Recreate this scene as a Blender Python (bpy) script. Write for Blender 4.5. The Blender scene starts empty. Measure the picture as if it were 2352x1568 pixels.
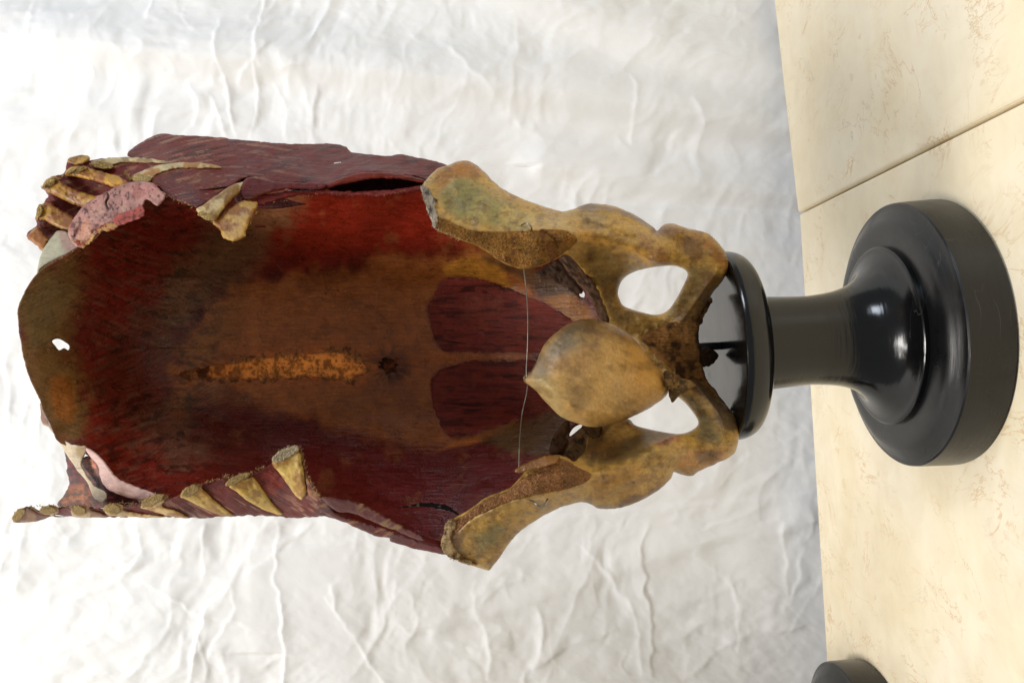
import bpy, bmesh, math, random
import numpy as np
from mathutils import Vector, Matrix

# ------------------------------------------------------------------ camera, world, lamps
SC = bpy.context.scene
COL = SC.collection
CAM_H, F, ROLL = 0.369, 1850.0, math.radians(3.7)       # metres above the table; focal length and roll (picture turned on its side)
cr, sr = math.cos(ROLL), math.sin(ROLL)
RIGHT = np.array([-sr, 0.0, -cr])                       # picture right in the world (the photograph lies on its side)
DOWN = np.array([-cr, 0.0, sr])                         # picture down in the world
FWD = np.array([0.0, 1.0, 0.0])
CAMP = np.array([0.0, 0.0, CAM_H])
cd = bpy.data.cameras.new('camera')
cam = bpy.data.objects.new('camera', cd)
COL.objects.link(cam)
M = Matrix((( RIGHT[0], -DOWN[0], -FWD[0], CAMP[0]),
            ( RIGHT[1], -DOWN[1], -FWD[1], CAMP[1]),
            ( RIGHT[2], -DOWN[2], -FWD[2], CAMP[2]), (0, 0, 0, 1)))
cam.matrix_world = M
cd.sensor_width = 36.0
cd.lens = 36.0 * F / 2352.0
cd.clip_start, cd.clip_end = 0.02, 30.0
cd.dof.use_dof = True
cd.dof.focus_distance = 0.63
cd.dof.aperture_fstop = 20.0
SC.camera = cam

w = bpy.data.worlds.new('World'); SC.world = w; w.use_nodes = True
bg = w.node_tree.nodes['Background']
bg.inputs[0].default_value = (0.93, 0.96, 1.0, 1); bg.inputs[1].default_value = 0.27

def area(name, loc, target, sx, sy, watts, colr):
    ld = bpy.data.lights.new(name, 'AREA'); ld.shape = 'RECTANGLE'; ld.size = sx; ld.size_y = sy
    ld.energy = watts; ld.color = colr
    o = bpy.data.objects.new(name, ld); COL.objects.link(o)
    o.location = loc
    o.rotation_euler = (Vector(target) - Vector(loc)).to_track_quat('-Z', 'Y').to_euler()
    return o
area('window_light', (-0.50, 0.12, 2.35), (0.0, 0.82, 0.38), 0.8, 0.6, 45, (1.0, 0.97, 0.925))
area('far_window_light', (1.5, -0.25, 1.15), (0.0, 0.80, 0.30), 0.45, 0.7, 17, (0.80, 0.88, 1.0))
SC.view_settings.view_transform = 'Standard'
SC.view_settings.look = 'None'
SC.view_settings.exposure = 0.0
SC.view_settings.gamma = 1.0

# ------------------------------------------------------------------ helpers
def S(r, g, b, k=1.0):
    f = lambda c: (c / 255 / 12.92) if c < 10 else ((c / 255 + 0.055) / 1.055) ** 2.4
    return np.array([f(r) * k, f(g) * k, f(b) * k])

def P(x, y, d):
    x = np.asarray(x, float); y = np.asarray(y, float); d = np.asarray(d, float)
    a = ((x - 1176) / F * d)[..., None]; b = ((y - 784) / F * d)[..., None]
    return CAMP + d[..., None] * FWD + a * RIGHT + b * DOWN

def on_plane(x, y, z):
    v = FWD + (x - 1176) / F * RIGHT + (y - 784) / F * DOWN
    t = (z - CAMP[2]) / v[2]
    return CAMP + t * v

def conv(ox, oy, s):
    return lambda *pts: [((px / s + ox) / 1.7415, (py / s + oy) / 1.7415) for px, py in pts]
z1 = conv(0, 500, 2.119); z2 = conv(900, 500, 2.119); z3 = conv(1900, 900, 2.119)
z4 = conv(0, 1600, 2.119); z5 = conv(1000, 1600, 2.119); z6 = conv(1700, 1500, 1.809)
z7 = conv(1600, 560, 1.668); zi = conv(600, 900, 1.47)

def hash2(ix, iy, seed):
    n = (ix.astype(np.int64) * 374761393 + iy.astype(np.int64) * 668265263 + seed * 974634777) & 0x7fffffff
    n = ((n ^ (n >> 13)) * 1274126177) & 0x7fffffff
    n = n ^ (n >> 16)
    return (n & 0xffff) / 65535.0
def vnoise(x, y, seed=0):
    x = np.asarray(x, float); y = np.asarray(y, float)
    ix = np.floor(x); iy = np.floor(y); fx = x - ix; fy = y - iy
    ux = fx * fx * fx * (fx * (fx * 6 - 15) + 10); uy = fy * fy * fy * (fy * (fy * 6 - 15) + 10)
    a = hash2(ix, iy, seed); b = hash2(ix + 1, iy, seed); c = hash2(ix, iy + 1, seed); d = hash2(ix + 1, iy + 1, seed)
    return (a + (b - a) * ux) * (1 - uy) + (c + (d - c) * ux) * uy
def fbm(x, y, sc, octs=4, seed=0, gain=0.5):
    v = 0; amp = 1; tot = 0; f = 1.0 / sc
    for o in range(octs):
        v = v + amp * (vnoise(x * f + 17.3 * o, y * f - 9.1 * o, seed + o) * 2 - 1); tot += amp
        amp *= gain; f *= 2.03
    return v / tot
def sm(e0, e1, v):
    t = np.clip((v - e0) / (e1 - e0), 0, 1); return t * t * (3 - 2 * t)

def catmull(pts, step=3.0, closed=True):
    p = np.array(pts, float); n = len(p); out = []
    rng = range(n) if closed else range(n - 1)
    for i in rng:
        if closed: p0, p1, p2, p3 = p[i - 1], p[i], p[(i + 1) % n], p[(i + 2) % n]
        else: p0, p1, p2, p3 = p[max(i - 1, 0)], p[i], p[i + 1], p[min(i + 2, n - 1)]
        k = max(1, int(np.hypot(*(p2 - p1)) / step))
        for j in range(k):
            t = j / k
            out.append(0.5 * ((2 * p1) + (p2 - p0) * t + (2 * p0 - 5 * p1 + 4 * p2 - p3) * t * t + (3 * p1 - p0 - 3 * p2 + p3) * t ** 3))
    if not closed: out.append(p[-1])
    return np.array(out)
def ragged(poly, amp, sc, seed=3):
    p = np.array(poly); t = np.roll(p, -1, 0) - np.roll(p, 1, 0)
    nrm = np.stack([-t[:, 1], t[:, 0]], 1); nrm /= np.maximum(np.linalg.norm(nrm, axis=1, keepdims=True), 1e-6)
    s = np.concatenate([[0], np.cumsum(np.linalg.norm(np.diff(p, axis=0), axis=1))])
    return p + nrm * (fbm(s, s * 0 + seed * 7.7, sc, 3, seed) * amp)[:, None]
def seg_dist(x, y, poly, closed=True):
    p = np.array(poly); q = np.roll(p, -1, 0)
    if not closed: p, q = p[:-1], q[:-1]
    best = np.full(x.shape, 1e18); bx = np.zeros_like(x); by = np.zeros_like(x)
    for (ax, ay), (cx, cy) in zip(p, q):
        dx, dy = cx - ax, cy - ay; L = dx * dx + dy * dy + 1e-12
        t = np.clip(((x - ax) * dx + (y - ay) * dy) / L, 0, 1)
        px = ax + t * dx; py = ay + t * dy
        d = (x - px) ** 2 + (y - py) ** 2
        m = d < best
        best = np.where(m, d, best); bx = np.where(m, px, bx); by = np.where(m, py, by)
    return np.sqrt(best), bx, by
def inside(x, y, poly):
    p = np.array(poly); q = np.roll(p, -1, 0); c = np.zeros(x.shape, bool)
    for (ax, ay), (cx, cy) in zip(p, q):
        if ay == cy: continue
        c ^= ((ay > y) != (cy > y)) & (x < (cx - ax) * (y - ay) / (cy - ay) + ax)
    return c
def sd(x, y, poly):
    d, _, _ = seg_dist(x, y, poly); return np.where(inside(x, y, poly), d, -d)
def kink(x, y, line, hgt, w_up, w_down):
    d, bx, by = seg_dist(x, y, line, False)
    return hgt * np.exp(-d / np.where(y < by, w_up, w_down))
def ldist(x, y, line):
    return seg_dist(x, y, line, False)[0]

def tps(ctrl):
    c = np.array(ctrl, float); xy = c[:, :2] / 500.0; n = len(c)
    K = lambda r2: np.where(r2 > 0, 0.5 * r2 * np.log(np.maximum(r2, 1e-20)), 0)
    r2 = ((xy[:, None] - xy[None]) ** 2).sum(-1)
    A = np.zeros((n + 3, n + 3)); A[:n, :n] = K(r2) + np.eye(n) * 1e-4
    A[:n, n] = 1; A[:n, n + 1:] = xy; A[n:, :n] = A[:n, n:].T
    s = np.linalg.solve(A, np.concatenate([c[:, 2], [0, 0, 0]]))
    def f(x, y):
        X = np.asarray(x, float) / 500; Y = np.asarray(y, float) / 500
        v = s[n] + s[n + 1] * X + s[n + 2] * Y
        for i in range(n):
            v = v + s[i] * K((X - xy[i, 0]) ** 2 + (Y - xy[i, 1]) ** 2)
        return v
    return f

def link_mesh(name, verts, faces, mat, parent=None, colv=None, uv=None, smooth=True):
    me = bpy.data.meshes.new(name)
    verts = np.asarray(verts, np.float32)
    faces = np.asarray(faces, np.int32); k = faces.shape[1]
    me.vertices.add(len(verts)); me.vertices.foreach_set('co', verts.ravel())
    me.loops.add(faces.size); me.loops.foreach_set('vertex_index', faces.ravel())
    me.polygons.add(len(faces))
    me.polygons.foreach_set('loop_start', np.arange(0, faces.size, k, dtype=np.int32))
    me.update(calc_edges=True); me.validate()
    me.polygons.foreach_set('use_smooth', np.full(len(me.polygons), smooth))
    if colv is not None:
        a = me.color_attributes.new('Col', 'FLOAT_COLOR', 'POINT')
        a.data.foreach_set('color', np.concatenate([np.clip(colv, 0, 1), np.ones((len(colv), 1))], 1).astype(np.float32).ravel())
    if uv is not None:
        a = me.attributes.new('flow', 'FLOAT_VECTOR', 'POINT')
        a.data.foreach_set('vector', np.concatenate([uv, np.zeros((len(uv), 1))], 1).astype(np.float32).ravel())
    me.materials.append(mat)
    o = bpy.data.objects.new(name, me); COL.objects.link(o)
    if parent is not None: o.parent = parent; o.matrix_parent_inverse = parent.matrix_world.inverted()
    return o

def sheet(name, outline, depth, mat, parent, T=0.006, R=10, a=0.5, cell=3.0, holes=(), col=(0.3, 0.2, 0.1),
          flow=None, rag=None, spline=True, seed=1):
    """A solid body of real thickness: an outline with a front surface at its own distance, rounded over at its rim."""
    out = catmull(outline, max(2.0, cell)) if spline else np.array(outline, float)
    if rag: out = ragged(out, rag[0], rag[1], seed)
    hs = [catmull(h, 2.0) for h in holes]
    x0, y0 = out.min(0) - cell; x1, y1 = out.max(0) + cell
    gx = np.arange(x0, x1 + cell, cell); gy = np.arange(y0, y1 + cell, cell)
    X, Y = np.meshgrid(gx, gy, indexing='ij'); nx, ny = X.shape
    X = X.ravel(); Y = Y.ravel()
    ins = inside(X, Y, out); d, bx, by = seg_dist(X, Y, out)
    for h in hs:
        ins &= ~inside(X, Y, h); d2, hx, hy = seg_dist(X, Y, h)
        m = d2 < d; d = np.where(m, d2, d); bx = np.where(m, hx, bx); by = np.where(m, hy, by)
    keep = ins | (d < 0.45 * cell)
    idx = np.arange(nx * ny).reshape(nx, ny)
    q = np.stack([idx[:-1, :-1], idx[1:, :-1], idx[1:, 1:], idx[:-1, 1:]], -1).reshape(-1, 4)
    q = q[keep[q].all(1)]
    e = np.concatenate([q[:, [0, 1]], q[:, [1, 2]], q[:, [2, 3]], q[:, [3, 0]]]); e = np.sort(e, 1)
    ue, cnt = np.unique(e[:, 0] * (nx * ny) + e[:, 1], return_counts=True)
    be = ue[cnt == 1]; bnd = np.zeros(nx * ny, bool); bnd[be // (nx * ny)] = True; bnd[be % (nx * ny)] = True
    X = np.where(bnd, bx, X); Y = np.where(bnd, by, Y); d = np.where(bnd, 0, d)
    used = np.unique(q); remap = -np.ones(nx * ny, int); remap[used] = np.arange(len(used))
    x = X[used]; y = Y[used]; dd = d[used]; b = bnd[used]; q = remap[q]
    df = depth(x, y) if callable(depth) else np.full(x.shape, depth)
    Tm = T(x, y) if callable(T) else np.full(x.shape, T)
    prof = np.sqrt(np.clip(1 - (1 - np.clip(dd / R, 0, 1)) ** 2, 0, 1))
    t = Tm * np.where(b, 0.0, np.maximum(prof, 0.03))
    fr = df + a * (Tm - t); bk = fr + t
    n = len(x)
    bmap = np.arange(n) + n
    inner = ~b; ids = np.where(inner)[0]
    bmap = np.arange(n); bmap[ids] = n + np.arange(len(ids))
    V = np.concatenate([P(x, y, fr), P(x[ids], y[ids], bk[ids])])
    Fs = np.concatenate([q, bmap[q][:, ::-1]])
    cf = col(x, y) if callable(col) else np.tile(np.array(col, float), (n, 1))
    C = np.concatenate([cf, cf[ids]])
    fu = flow(x, y) if flow else np.stack([x / 100, y / 100], 1)
    U = np.concatenate([fu, fu[ids]])
    return link_mesh(name, V, Fs, mat, parent, C, U)

def empty(name, loc, label=None, cat=None, group=None):
    o = bpy.data.objects.new(name, None); COL.objects.link(o); o.location = loc
    o.empty_display_size = 0.05
    if label: o['label'] = label
    if cat: o['category'] = cat
    if group: o['group'] = group
    bpy.context.view_layer.update()
    return o

def tube(name, pts, r, mat, parent, seg=8, kind=None):
    pts = [np.array(p, float) for p in pts]; n = len(pts)
    rs = r if hasattr(r, '__len__') else [r] * n
    V = []; Fq = []
    prev = None
    for i in range(n):
        t = pts[min(i + 1, n - 1)] - pts[max(i - 1, 0)]; t = t / (np.linalg.norm(t) + 1e-12)
        if prev is None:
            u = np.cross(t, [0, 0, 1.0]);
            if np.linalg.norm(u) < 0.1: u = np.cross(t, [1.0, 0, 0])
        else: u = prev - t * prev.dot(t)
        u = u / np.linalg.norm(u); prev = u; v = np.cross(t, u)
        for k in range(seg):
            an = 2 * math.pi * k / seg
            V.append(pts[i] + rs[i] * (u * math.cos(an) + v * math.sin(an)))
    for i in range(n - 1):
        for k in range(seg):
            Fq.append((i * seg + k, i * seg + (k + 1) % seg, (i + 1) * seg + (k + 1) % seg, (i + 1) * seg + k))
    V.append(pts[0]); V.append(pts[-1]); a, b = len(V) - 2, len(V) - 1
    for k in range(seg):
        Fq.append((a, (k + 1) % seg, k, k)); Fq.append((b, (n - 1) * seg + k, (n - 1) * seg + (k + 1) % seg, (n - 1) * seg + (k + 1) % seg))
    me = bpy.data.meshes.new(name)
    me.from_pydata([tuple(v) for v in V], [], [tuple(dict.fromkeys(f)) for f in Fq]); me.update()
    for p in me.polygons: p.use_smooth = True
    me.materials.append(mat)
    o = bpy.data.objects.new(name, me); COL.objects.link(o)
    if parent is not None: o.parent = parent; o.matrix_parent_inverse = parent.matrix_world.inverted()
    return o

def lathe(name, prof, mat, parent, seg=160):
    n = len(prof); V = []; Fq = []
    for r, z in prof:
        for k in range(seg):
            a = 2 * math.pi * k / seg; V.append((r * math.cos(a), r * math.sin(a), z))
    for i in range(n - 1):
        for k in range(seg):
            Fq.append((i * seg + k, i * seg + (k + 1) % seg, (i + 1) * seg + (k + 1) % seg, (i + 1) * seg + k))
    me = bpy.data.meshes.new(name)
    Fq.append(tuple(range(seg))[::-1]); Fq.append(tuple((n - 1) * seg + k for k in range(seg)))
    me.from_pydata(V, [], Fq); me.update()
    for p in me.polygons: p.use_smooth = len(p.vertices) == 4
    me.set_sharp_from_angle(angle=math.radians(32))
    me.materials.append(mat)
    o = bpy.data.objects.new(name, me); COL.objects.link(o)
    o.parent = parent
    return o

# ------------------------------------------------------------------ materials
def new_mat(name):
    m = bpy.data.materials.new(name); m.use_nodes = True
    nt = m.node_tree; b = nt.nodes['Principled BSDF']
    return m, nt, b
def nd(nt, typ, **kw):
    n = nt.nodes.new(typ)
    for k, v in kw.items(): setattr(n, k, v)
    return n
def ramp(nt, src, stops):
    r = nd(nt, 'ShaderNodeValToRGB'); nt.links.new(src, r.inputs[0])
    el = r.color_ramp.elements
    while len(el) < len(stops): el.new(0.5)
    for e, (p, c) in zip(el, stops):
        e.position = p; e.color = (c, c, c, 1) if not hasattr(c, '__len__') else (*c, 1)
    return r.outputs[0]
def mixc(nt, mode, fac, a, b):
    m = nd(nt, 'ShaderNodeMix', data_type='RGBA', blend_type=mode)
    for s, v in ((m.inputs[0], fac), (m.inputs[6], a), (m.inputs[7], b)):
        if hasattr(v, 'links') or hasattr(v, 'is_linked'): nt.links.new(v, s)
        else: s.default_value = v if not hasattr(v, '__len__') else (*v, 1)
    return m.outputs[2]
def noise(nt, vec, scale, detail=6, rough=0.6, dist=0.0, mscale=None):
    if mscale:
        mp = nd(nt, 'ShaderNodeMapping'); mp.inputs['Scale'].default_value = mscale
        nt.links.new(vec, mp.inputs[0]); vec = mp.outputs[0]
    n = nd(nt, 'ShaderNodeTexNoise'); nt.links.new(vec, n.inputs['Vector'])
    n.inputs['Scale'].default_value = scale; n.inputs['Detail'].default_value = detail
    n.inputs['Roughness'].default_value = rough; n.inputs['Distortion'].default_value = dist
    return n.outputs['Fac']

def tissue(name, rough=0.45, fibre=(1.5, 22), fibre_amt=0.35, bump=0.6, mott=0.35, spec=0.5, bdist=0.0015, crack=0.0):
    """dried, painted and varnished tissue: painted colour times mottling, with fibres along the flow attribute"""
    m, nt, b = new_mat(name)
    at = nd(nt, 'ShaderNodeAttribute', attribute_name='Col'); fl = nd(nt, 'ShaderNodeAttribute', attribute_name='flow')
    ge = nd(nt, 'ShaderNodeNewGeometry')
    fib = noise(nt, fl.outputs['Vector'], 1.0, 7, 0.65, 0.25, (fibre[0], fibre[1], 1))
    mo = noise(nt, ge.outputs['Position'], 70, 8, 0.65, 0.4)
    fine = noise(nt, ge.outputs['Position'], 420, 4, 0.6)
    c = mixc(nt, 'MULTIPLY', fibre_amt, at.outputs['Color'], ramp(nt, fib, [(0.28, 0.25), (0.62, 1.25)]))
    c = mixc(nt, 'MULTIPLY', mott, c, ramp(nt, mo, [(0.3, 0.3), (0.65, 1.3)]))
    c = mixc(nt, 'MULTIPLY', 0.35, c, ramp(nt, fine, [(0.3, 0.45), (0.6, 1.15)]))
    if crack > 0:
        wv = noise(nt, fl.outputs['Vector'], 1.0, 3, 0.5, 0.8, (0.9, 9, 1))
        c = mixc(nt, 'MULTIPLY', crack, c, ramp(nt, wv, [(0.30, 0.08), (0.37, 1.0)]))
    nt.links.new(c, b.inputs['Base Color'])
    ad = nd(nt, 'ShaderNodeMath', operation='ADD'); nt.links.new(fib, ad.inputs[0])
    mu = nd(nt, 'ShaderNodeMath', operation='MULTIPLY'); nt.links.new(mo, mu.inputs[0]); mu.inputs[1].default_value = 0.8
    nt.links.new(mu.outputs[0], ad.inputs[1])
    ad2 = nd(nt, 'ShaderNodeMath', operation='ADD'); nt.links.new(ad.outputs[0], ad2.inputs[0])
    mu2 = nd(nt, 'ShaderNodeMath', operation='MULTIPLY'); nt.links.new(fine, mu2.inputs[0]); mu2.inputs[1].default_value = 0.35
    nt.links.new(mu2.outputs[0], ad2.inputs[1])
    bp = nd(nt, 'ShaderNodeBump'); bp.inputs['Strength'].default_value = bump; bp.inputs['Distance'].default_value = bdist
    nt.links.new(ad2.outputs[0], bp.inputs['Height']); nt.links.new(bp.outputs[0], b.inputs['Normal'])
    rr = ramp(nt, mo, [(0.3, max(rough - 0.12, 0.05)), (0.7, min(rough + 0.18, 1))])
    nt.links.new(rr, b.inputs['Roughness'])
    b.inputs['Specular IOR Level'].default_value = spec
    return m

M_WALL = tissue('painted_tissue', 0.27, (2.2, 16), 0.4, 0.8, 0.4, 0.5, 0.0014)
M_MUSCLE = tissue('painted_muscle', 0.45, (1.1, 26), 0.45, 0.8, 0.3, 0.28, 0.0018, 0.75)
M_BONE = tissue('old_bone', 0.34, (2.5, 9), 0.3, 0.75, 0.4, 0.5, 0.0015)
M_RIB = tissue('rib_bone', 0.5, (2.0, 12), 0.3, 0.45, 0.3, 0.4, 0.0010)
M_PINK = tissue('chalky_pink', 0.6, (3, 10), 0.25, 0.5, 0.25, 0.35, 0.0012, 0.5)
M_GUT = tissue('dried_bladder', 0.42, (1.6, 7), 0.15, 0.4, 0.25, 0.4, 0.0012)
def translucent(m, amt):
    nt = m.node_tree; b = nt.nodes['Principled BSDF']; out = nt.nodes['Material Output']
    t = nd(nt, 'ShaderNodeBsdfTranslucent'); mx = nd(nt, 'ShaderNodeMixShader'); mx.inputs[0].default_value = amt
    nt.links.new(b.inputs['Base Color'].links[0].from_socket, t.inputs['Color'])
    nt.links.new(b.outputs[0], mx.inputs[1]); nt.links.new(t.outputs[0], mx.inputs[2]); nt.links.new(mx.outputs[0], out.inputs['Surface'])
    return m
M_WALL = translucent(M_WALL, 0.08)
M_FAT = translucent(tissue('amber_fat', 0.4, (1.6, 7), 0.15, 0.5, 0.2, 0.4, 0.0014), 0.6)
M_FIB = tissue('torn_fibre', 0.75, (2, 26), 0.5, 1.0, 0.4, 0.2, 0.0025)

def spongy(name):
    m, nt, b = new_mat(name)
    at = nd(nt, 'ShaderNodeAttribute', attribute_name='Col'); ge = nd(nt, 'ShaderNodeNewGeometry')
    v = nd(nt, 'ShaderNodeTexVoronoi'); v.inputs['Scale'].default_value = 1100; v.inputs['Randomness'].default_value = 1.0
    nt.links.new(ge.outputs['Position'], v.inputs['Vector'])
    n = noise(nt, ge.outputs['Position'], 900, 4, 0.7); n2 = noise(nt, ge.outputs['Position'], 60, 5, 0.6)
    pit = ramp(nt, n, [(0.36, 0.0), (0.5, 1.0)])
    c = mixc(nt, 'MULTIPLY', 0.65, at.outputs['Color'], ramp(nt, n, [(0.34, 0.2), (0.50, 1.15)]))
    c = mixc(nt, 'MULTIPLY', 0.5, c, ramp(nt, n2, [(0.3, 0.45), (0.65, 1.2)]))
    nt.links.new(c, b.inputs['Base Color'])
    bp = nd(nt, 'ShaderNodeBump'); bp.inputs['Strength'].default_value = 0.9; bp.inputs['Distance'].default_value = 0.0016
    ad = nd(nt, 'ShaderNodeMath', operation='ADD'); nt.links.new(pit, ad.inputs[0]); nt.links.new(v.outputs['Distance'], ad.inputs[1])
    nt.links.new(ad.outputs[0], bp.inputs['Height']); nt.links.new(bp.outputs[0], b.inputs['Normal'])
    b.inputs['Roughness'].default_value = 0.75; b.inputs['Specular IOR Level'].default_value = 0.25
    return m
M_SPONGE = spongy('cut_spongy_bone')

def lacquer(name, r0):
    m, nt, b = new_mat(name)
    tc = nd(nt, 'ShaderNodeTexCoord')
    n = noise(nt, tc.outputs['Object'], 22, 6, 0.6); f = noise(nt, tc.outputs['Object'], 260, 4, 0.6)
    st = noise(nt, tc.outputs['Object'], 1.0, 5, 0.6, 0, (30, 30, 400))
    c = ramp(nt, n, [(0.3, (0.003, 0.003, 0.0035)), (0.75, (0.006, 0.0058, 0.0055))])
    dust = ramp(nt, f, [(0.70, 0.0), (0.78, 1.0)])
    sc1 = noise(nt, tc.outputs['Object'], 1.0, 2, 0.4, 0.3, (14, 90, 60)); scm = noise(nt, tc.outputs['Object'], 16, 2, 0.5)
    sv = nd(nt, 'ShaderNodeMath', operation='MULTIPLY'); nt.links.new(ramp(nt, sc1, [(0.494, 0.0), (0.5, 1.0), (0.506, 0.0)]), sv.inputs[0]); nt.links.new(ramp(nt, scm, [(0.55, 0.0), (0.62, 0.8)]), sv.inputs[1])
    c = mixc(nt, 'MIX', sv.outputs[0], c, (0.05, 0.05, 0.047))
    c = mixc(nt, 'MIX', dust, c, (0.03, 0.03, 0.028))
    nt.links.new(c, b.inputs['Base Color'])
    nt.links.new(ramp(nt, n, [(0.35, r0), (0.60, r0 + 0.08), (0.75, r0 + 0.2)]), b.inputs['Roughness'])
    bp = nd(nt, 'ShaderNodeBump'); bp.inputs['Strength'].default_value = 0.22; bp.inputs['Distance'].default_value = 0.0008
    ad = nd(nt, 'ShaderNodeMath', operation='ADD'); nt.links.new(st, ad.inputs[0]); nt.links.new(n, ad.inputs[1])
    nt.links.new(ad.outputs[0], bp.inputs['Height']); nt.links.new(bp.outputs[0], b.inputs['Normal'])
    b.inputs['Specular IOR Level'].default_value = 0.5
    return m
M_BLACK = lacquer('black_lacquer', 0.11)
M_WORN = lacquer('worn_black_lacquer', 0.25)
def plain(name, c, r, metal=0.0):
    m, nt, b = new_mat(name)
    ge = nd(nt, 'ShaderNodeNewGeometry'); n = noise(nt, ge.outputs['Position'], 300, 4, 0.6)
    nt.links.new(mixc(nt, 'MULTIPLY', 0.5, tuple(c), ramp(nt, n, [(0.3, 0.5), (0.7, 1.2)])), b.inputs['Base Color'])
    b.inputs['Roughness'].default_value = r; b.inputs['Metallic'].default_value = metal
    return m
M_WIRE = plain('dull_wire', (0.22, 0.20, 0.17), 0.4, 0.9)
M_IRON = plain('black_iron', (0.02, 0.02, 0.02), 0.35, 0.3)

def marble():
    m, nt, b = new_mat('cream_marble')
    tc = nd(nt, 'ShaderNodeNewGeometry'); pos = tc.outputs['Position']
    big = noise(nt, pos, 5, 6, 0.6, 0.6); med = noise(nt, pos, 26, 6, 0.65, 0.5); fine = noise(nt, pos, 240, 4, 0.7)
    streak = noise(nt, pos, 1.0, 5, 0.6, 0.3, (6, 60, 20))
    c = ramp(nt, big, [(0.3, (0.82, 0.70, 0.47)), (0.5, (0.86, 0.76, 0.56)), (0.7, (0.85, 0.77, 0.61))])
    c = mixc(nt, 'MULTIPLY', 0.30, c, ramp(nt, med, [(0.3, (0.80, 0.70, 0.52)), (0.6, (1.05, 1.03, 1.0))]))
    c = mixc(nt, 'MULTIPLY', 0.07, c, ramp(nt, streak, [(0.3, (0.75, 0.68, 0.55)), (0.6, (1.05, 1.05, 1.05))]))
    # thin rusty and grey veins, broken up by masks
    def vein(scale, dist, width, colr, amt, mask_scale, lo):
        mp = nd(nt, 'ShaderNodeMapping'); mp.inputs['Location'].default_value = (scale, 0.3 * scale, 0)
        mp.inputs['Scale'].default_value = (1, 0.7, 1)
        nt.links.new(pos, mp.inputs[0])
        n = noise(nt, mp.outputs[0], scale, 7, 0.62, dist)
        v = ramp(nt, n, [(0.5 - width, 0.0), (0.5, 1.0), (0.5 + width, 0.0)])
        mk = ramp(nt, noise(nt, mp.outputs[0], mask_scale, 3, 0.5), [(lo, 0.0), (lo + 0.12, 1.0)])
        mm = nd(nt, 'ShaderNodeMath', operation='MULTIPLY'); nt.links.new(v, mm.inputs[0]); nt.links.new(mk, mm.inputs[1])
        m2 = nd(nt, 'ShaderNodeMath', operation='MULTIPLY'); nt.links.new(mm.outputs[0], m2.inputs[0]); m2.inputs[1].default_value = amt
        return m2.outputs[0], colr
    for args in ((5.5, 1.6, 0.006, (0.60, 0.40, 0.20), 0.7, 6, 0.50), (14, 1.2, 0.012, (0.62, 0.36, 0.14), 0.75, 18, 0.52), (30, 1.5, 0.02, (0.60, 0.38, 0.18), 0.6, 22, 0.55),
                 (9, 0.8, 0.006, (0.38, 0.33, 0.26), 0.6, 12, 0.55)):
        fac, colr = vein(*args); c = mixc(nt, 'MIX', fac, c, colr)
    bl = ramp(nt, noise(nt, pos, 45, 2, 0.4), [(0.70, 0.0), (0.73, 0.45)])
    c = mixc(nt, 'MIX', bl, c, (0.66, 0.55, 0.30))
    pt = ramp(nt, fine, [(0.73, 0.0), (0.78, 0.4)])
    c = mixc(nt, 'MIX', pt, c, (0.35, 0.30, 0.22))
    nt.links.new(c, b.inputs['Base Color'])
    nt.links.new(ramp(nt, med, [(0.3, 0.32), (0.7, 0.5)]), b.inputs['Roughness'])
    bp = nd(nt, 'ShaderNodeBump'); bp.inputs['Strength'].default_value = 0.1; bp.inputs['Distance'].default_value = 0.0006
    nt.links.new(fine, bp.inputs['Height']); nt.links.new(bp.outputs[0], b.inputs['Normal'])
    return m
M_MARBLE = marble()

def cotton():
    m, nt, b = new_mat('white_cotton')
    tc = nd(nt, 'ShaderNodeNewGeometry'); pos = tc.outputs['Position']
    n = noise(nt, pos, 6, 5, 0.6); f = noise(nt, pos, 1.0, 3, 0.6, 0, (900, 900, 220))
    c = ramp(nt, n, [(0.3, (0.80, 0.80, 0.79)), (0.7, (0.83, 0.82, 0.80))])
    nt.links.new(c, b.inputs['Base Color']); b.inputs['Roughness'].default_value = 0.9
    b.inputs['Specular IOR Level'].default_value = 0.15
    b.inputs['Sheen Weight'].default_value = 0.15
    bp = nd(nt, 'ShaderNodeBump'); bp.inputs['Strength'].default_value = 0.15; bp.inputs['Distance'].default_value = 0.0006
    nt.links.new(f, bp.inputs['Height']); nt.links.new(bp.outputs[0], b.inputs['Normal'])
    return m
M_COTTON = cotton()

# ------------------------------------------------------------------ marble table
tab = empty('marble_table', (0, 0.7, 0), 'cream veined marble table of two slabs under the black stand', 'table')
def slab(corners, z=0.0, th=0.03, bev=0.004):
    bm = bmesh.new()
    top = [bm.verts.new((c[0], c[1], z)) for c in corners]
    bot = [bm.verts.new((c[0], c[1], z - th)) for c in corners]
    n = len(corners)
    bm.faces.new(top); bm.faces.new(bot[::-1])
    for i in range(n): bm.faces.new((top[i], bot[i], bot[(i + 1) % n], top[(i + 1) % n]))
    bmesh.ops.recalc_face_normals(bm, faces=bm.faces)
    bmesh.ops.bevel(bm, geom=[e for e in bm.edges], offset=bev, segments=3, affect='EDGES', profile=0.5)
    me = bpy.data.meshes.new('marble_slab'); bm.to_mesh(me); bm.free()
    for p in me.polygons: p.use_smooth = False
    me.materials.append(M_MARBLE)
    o = bpy.data.objects.new('marble_slab', me); COL.objects.link(o)
    o.parent = tab; o.matrix_parent_inverse = tab.matrix_world.inverted()
    return o
def ext(a, b, t):   # extend a->b by factor t
    return a + (b - a) * t
ra = on_plane(1832, 490, 0); rb = on_plane(1777, 0, 0); j = on_plane(2352, 227, 0)
jn = ext(ra, j, 3.2)
rr = np.array([1.05, rb[1] + (1.05 - rb[0]) * (rb[1] - ra[1]) / (rb[0] - ra[0]), 0])
slab([ra, rr, np.array([1.05, jn[1], 0]), jn])
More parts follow.
